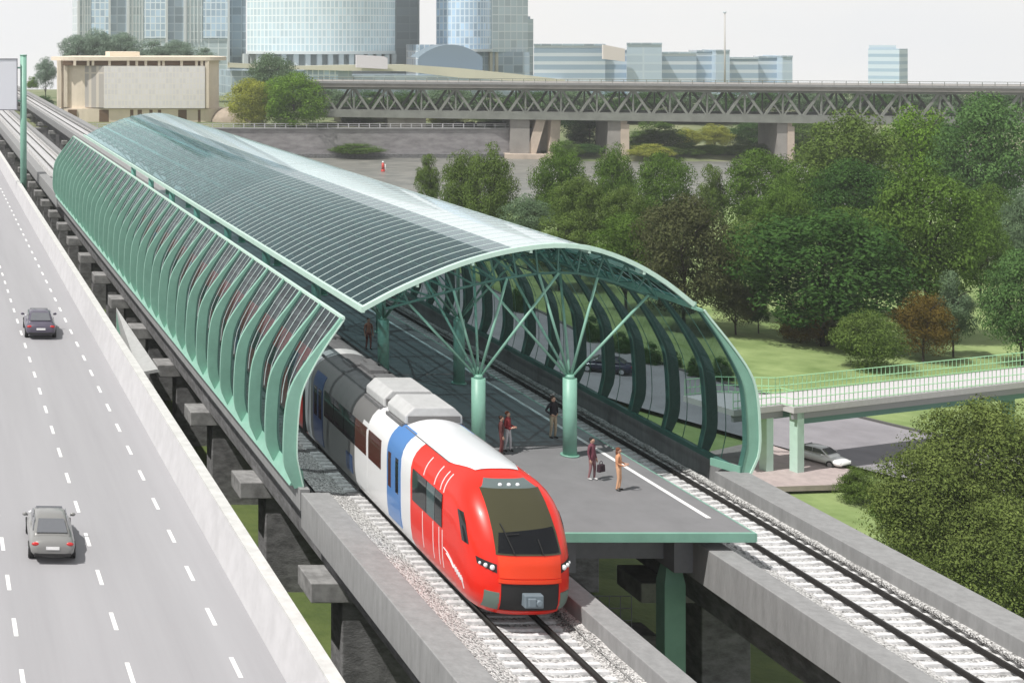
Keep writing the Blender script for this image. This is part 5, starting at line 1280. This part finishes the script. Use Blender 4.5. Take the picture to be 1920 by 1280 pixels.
q = MB(); q.add([(px_(668,555),555,tz(127,555)),(px_(727,555),555,tz(130,555)),(px_(727,555),555,tz(110,555)),(px_(720,555),555,tz(106,555)),(px_(668,555),555,tz(103,555)),
                 (px_(668,555),555.8,tz(127,555)),(px_(727,555),555.8,tz(130,555)),(px_(727,555),555.8,tz(110,555)),(px_(720,555),555.8,tz(106,555)),(px_(668,555),555.8,tz(103,555))], [(0,1,2,3,4),(9,8,7,6,5)]+[(k,(k+1)%5,5+(k+1)%5,5+k) for k in range(5)])
q.build('blank_billboard', pbr('white_billboard', (0.78,0.74,0.80), 0.6), pd, normals=True)
dm = thing('dome_hall', 'grey vaulted hall between the grey tower and the blue tower', 'building', (tx(830,585), 585, 6))
q = MB(); q.box((tx(783,596),596,6),(tx(832,596),610,tz(84,596))); q.build('side_block', MT3, dm)
rows = [[(tx(785,580)+(tx(905,580)-tx(785,580))*k/16, 580+10*j, max(12, tz(122,580)+ (tz(84,580)-tz(122,580))*math.sin(math.pi*(0.08+0.84*k/16))**0.7)) for k in range(17)] for j in (0, 1)]
q = MB(); q.grid(rows); n = 17
for k in range(16): a, b_ = rows[0][k], rows[0][k+1]; q.add([a, b_, (b_[0],b_[1],6), (a[0],a[1],6)], [(0,1,2,3)])
q.build('vault', pbr('grey_blue_vault', (0.20,0.26,0.31), 0.5), dm)
# long blue-grey office range
MO1 = cwmat('office_bands', (0.34,0.45,0.56), (0.64,0.71,0.77), 3.3, 60, vari=0.1, mort=0.35, rough=0.5)
MO2 = cwmat('office_pale', (0.48,0.59,0.69), (0.56,0.66,0.74), 3.3, 9, vari=0.05, mort=0.2, rough=0.5)
ob = thing('office_range', 'long low blue grey office range behind the bridge', 'building', (300, 560, 6))
for a, b_, tp, m_, Y in ((1001,1135,86,MO1,560),(1135,1175,97,MO1,562),(1175,1241,84,MO2,556),(1241,1306,101,MO1,560),(1306,1342,98,MO1,562),(1342,1368,97,MO2,557),(1368,1422,111,MO1,560),(1422,1467,109,MO1,562),(1467,1486,108,MO2,557)):
    q = MB(); kk = (Y+18)/Y; q.prism([(tx(a,Y)+.02,Y),(tx(b_,Y)-.02,Y),(tx(b_,Y)-.02,Y+18),(min(tx(a,Y)*kk,tx(b_,Y)-1),Y+18)], 6, tz(tp,Y)); o = q.build('block', m_, ob)
    q = MB(); q.prism([(tx(a,Y)-.1,Y-0.3),(tx(b_,Y)-.05,Y-.3),(tx(b_,Y)-.05,Y+18.2),(min(tx(a,Y)*kk,tx(b_,Y)-1),Y+18.2)], tz(tp,Y)+0.005, tz(tp,Y)+0.7); q.build('roof_line', MT2, o)
q = MB(); q.add([(tx(1131,553),553,tz(111,553)),(tx(1172,553),553,tz(116,553)),(tx(1172,553),553,tz(92,553)),(tx(1131,553),553,tz(84,553)),(tx(1131,553),554,tz(111,553)),(tx(1172,553),554,tz(116,553)),(tx(1172,553),554,tz(92,553)),(tx(1131,553),554,tz(84,553))], [(0,1,2,3),(7,6,5,4),(0,4,5,1),(1,5,6,2),(2,6,7,3),(3,7,4,0)])
q.build('roof_billboard', pbr('pinkish_billboard', (0.72,0.66,0.63), 0.7), ob)
ms = thing('mast', 'thin tall mast rising above the office range', 'mast', (tx(1359,552), 552, 6))
q = MB(); q.tube((tx(1359,552),552,6),(tx(1359,552),552,tz(25,552)),0.38,0.22,n=10); q.build('pole', pbr('mast_steel', (0.45,0.44,0.42), 0.6), ms)
q = MB(); q.tube((tx(1359,552),552,tz(25,552)),(tx(1359,552),552,tz(22.5,552)),0.5,0.65,n=10); q.build('lamp_head', MT2, ms)
hb = thing('high_rise', 'lone small pale blue high rise on the right skyline', 'tower', (tx(1668,580), 580, 6))
q = MB(); q.prism([(tx(1640,580),584),(tx(1680,580),578),(tx(1721,580),586),(tx(1684,580),594)], 6, tz(92,580)); 
q.build('wall', cwmat('high_rise_bands', (0.40,0.54,0.66), (0.62,0.73,0.81), 3.0, 40, vari=0.08, mort=0.45, rough=0.5), hb, normals=True)
q = MB(); q.prism([(tx(1642,580),584.2),(tx(1677,580),579),(tx(1677,580),587),(tx(1655,580),587)], tz(92,580)+.01, tz(85,580)); q.build('roof_house', MO2, hb, normals=True)
# low distant blocks that fill the gap behind the bridge on the left
lb_ = thing('embankment_pavilion', 'low cream pavilion with a flat roof under the left end of the truss bridge', 'building', (tx(700,395), 395, 6.4))
q = MB(); q.box((tx(640,395),395,6.3),(tx(735,395),402,tz(212,395))); q.build('wall', pbr('dull_cream', (0.30,0.29,0.24), 0.8), lb_)  # wall in a duller cream than the roof
q = MB(); q.prism([(tx(630,392),392),(tx(745,392),392),(tx(745,392),404),(tx(630,392),404)], tz(212,395)+.01, tz(208,395)); q.build('roof', M_BEI, lb_)
# haze
hz = MB(); hz.box((-950,-30,-6),(1700,720,125)); hzo = hz.build('haze', pbr('unused', (0,0,0)))
m, nt, out = node_mat('pale_air'); pv_ = nt.nodes.new('ShaderNodeVolumePrincipled'); pv_.inputs['Color'].default_value = (0.90,0.93,0.95,1); pv_.inputs['Density'].default_value = 0.00028; pv_.inputs['Anisotropy'].default_value = 0.3
nt.links.new(pv_.outputs[0], out.inputs['Volume']); hzo.data.materials.clear(); hzo.data.materials.append(m); tag(hzo, kind='stuff')
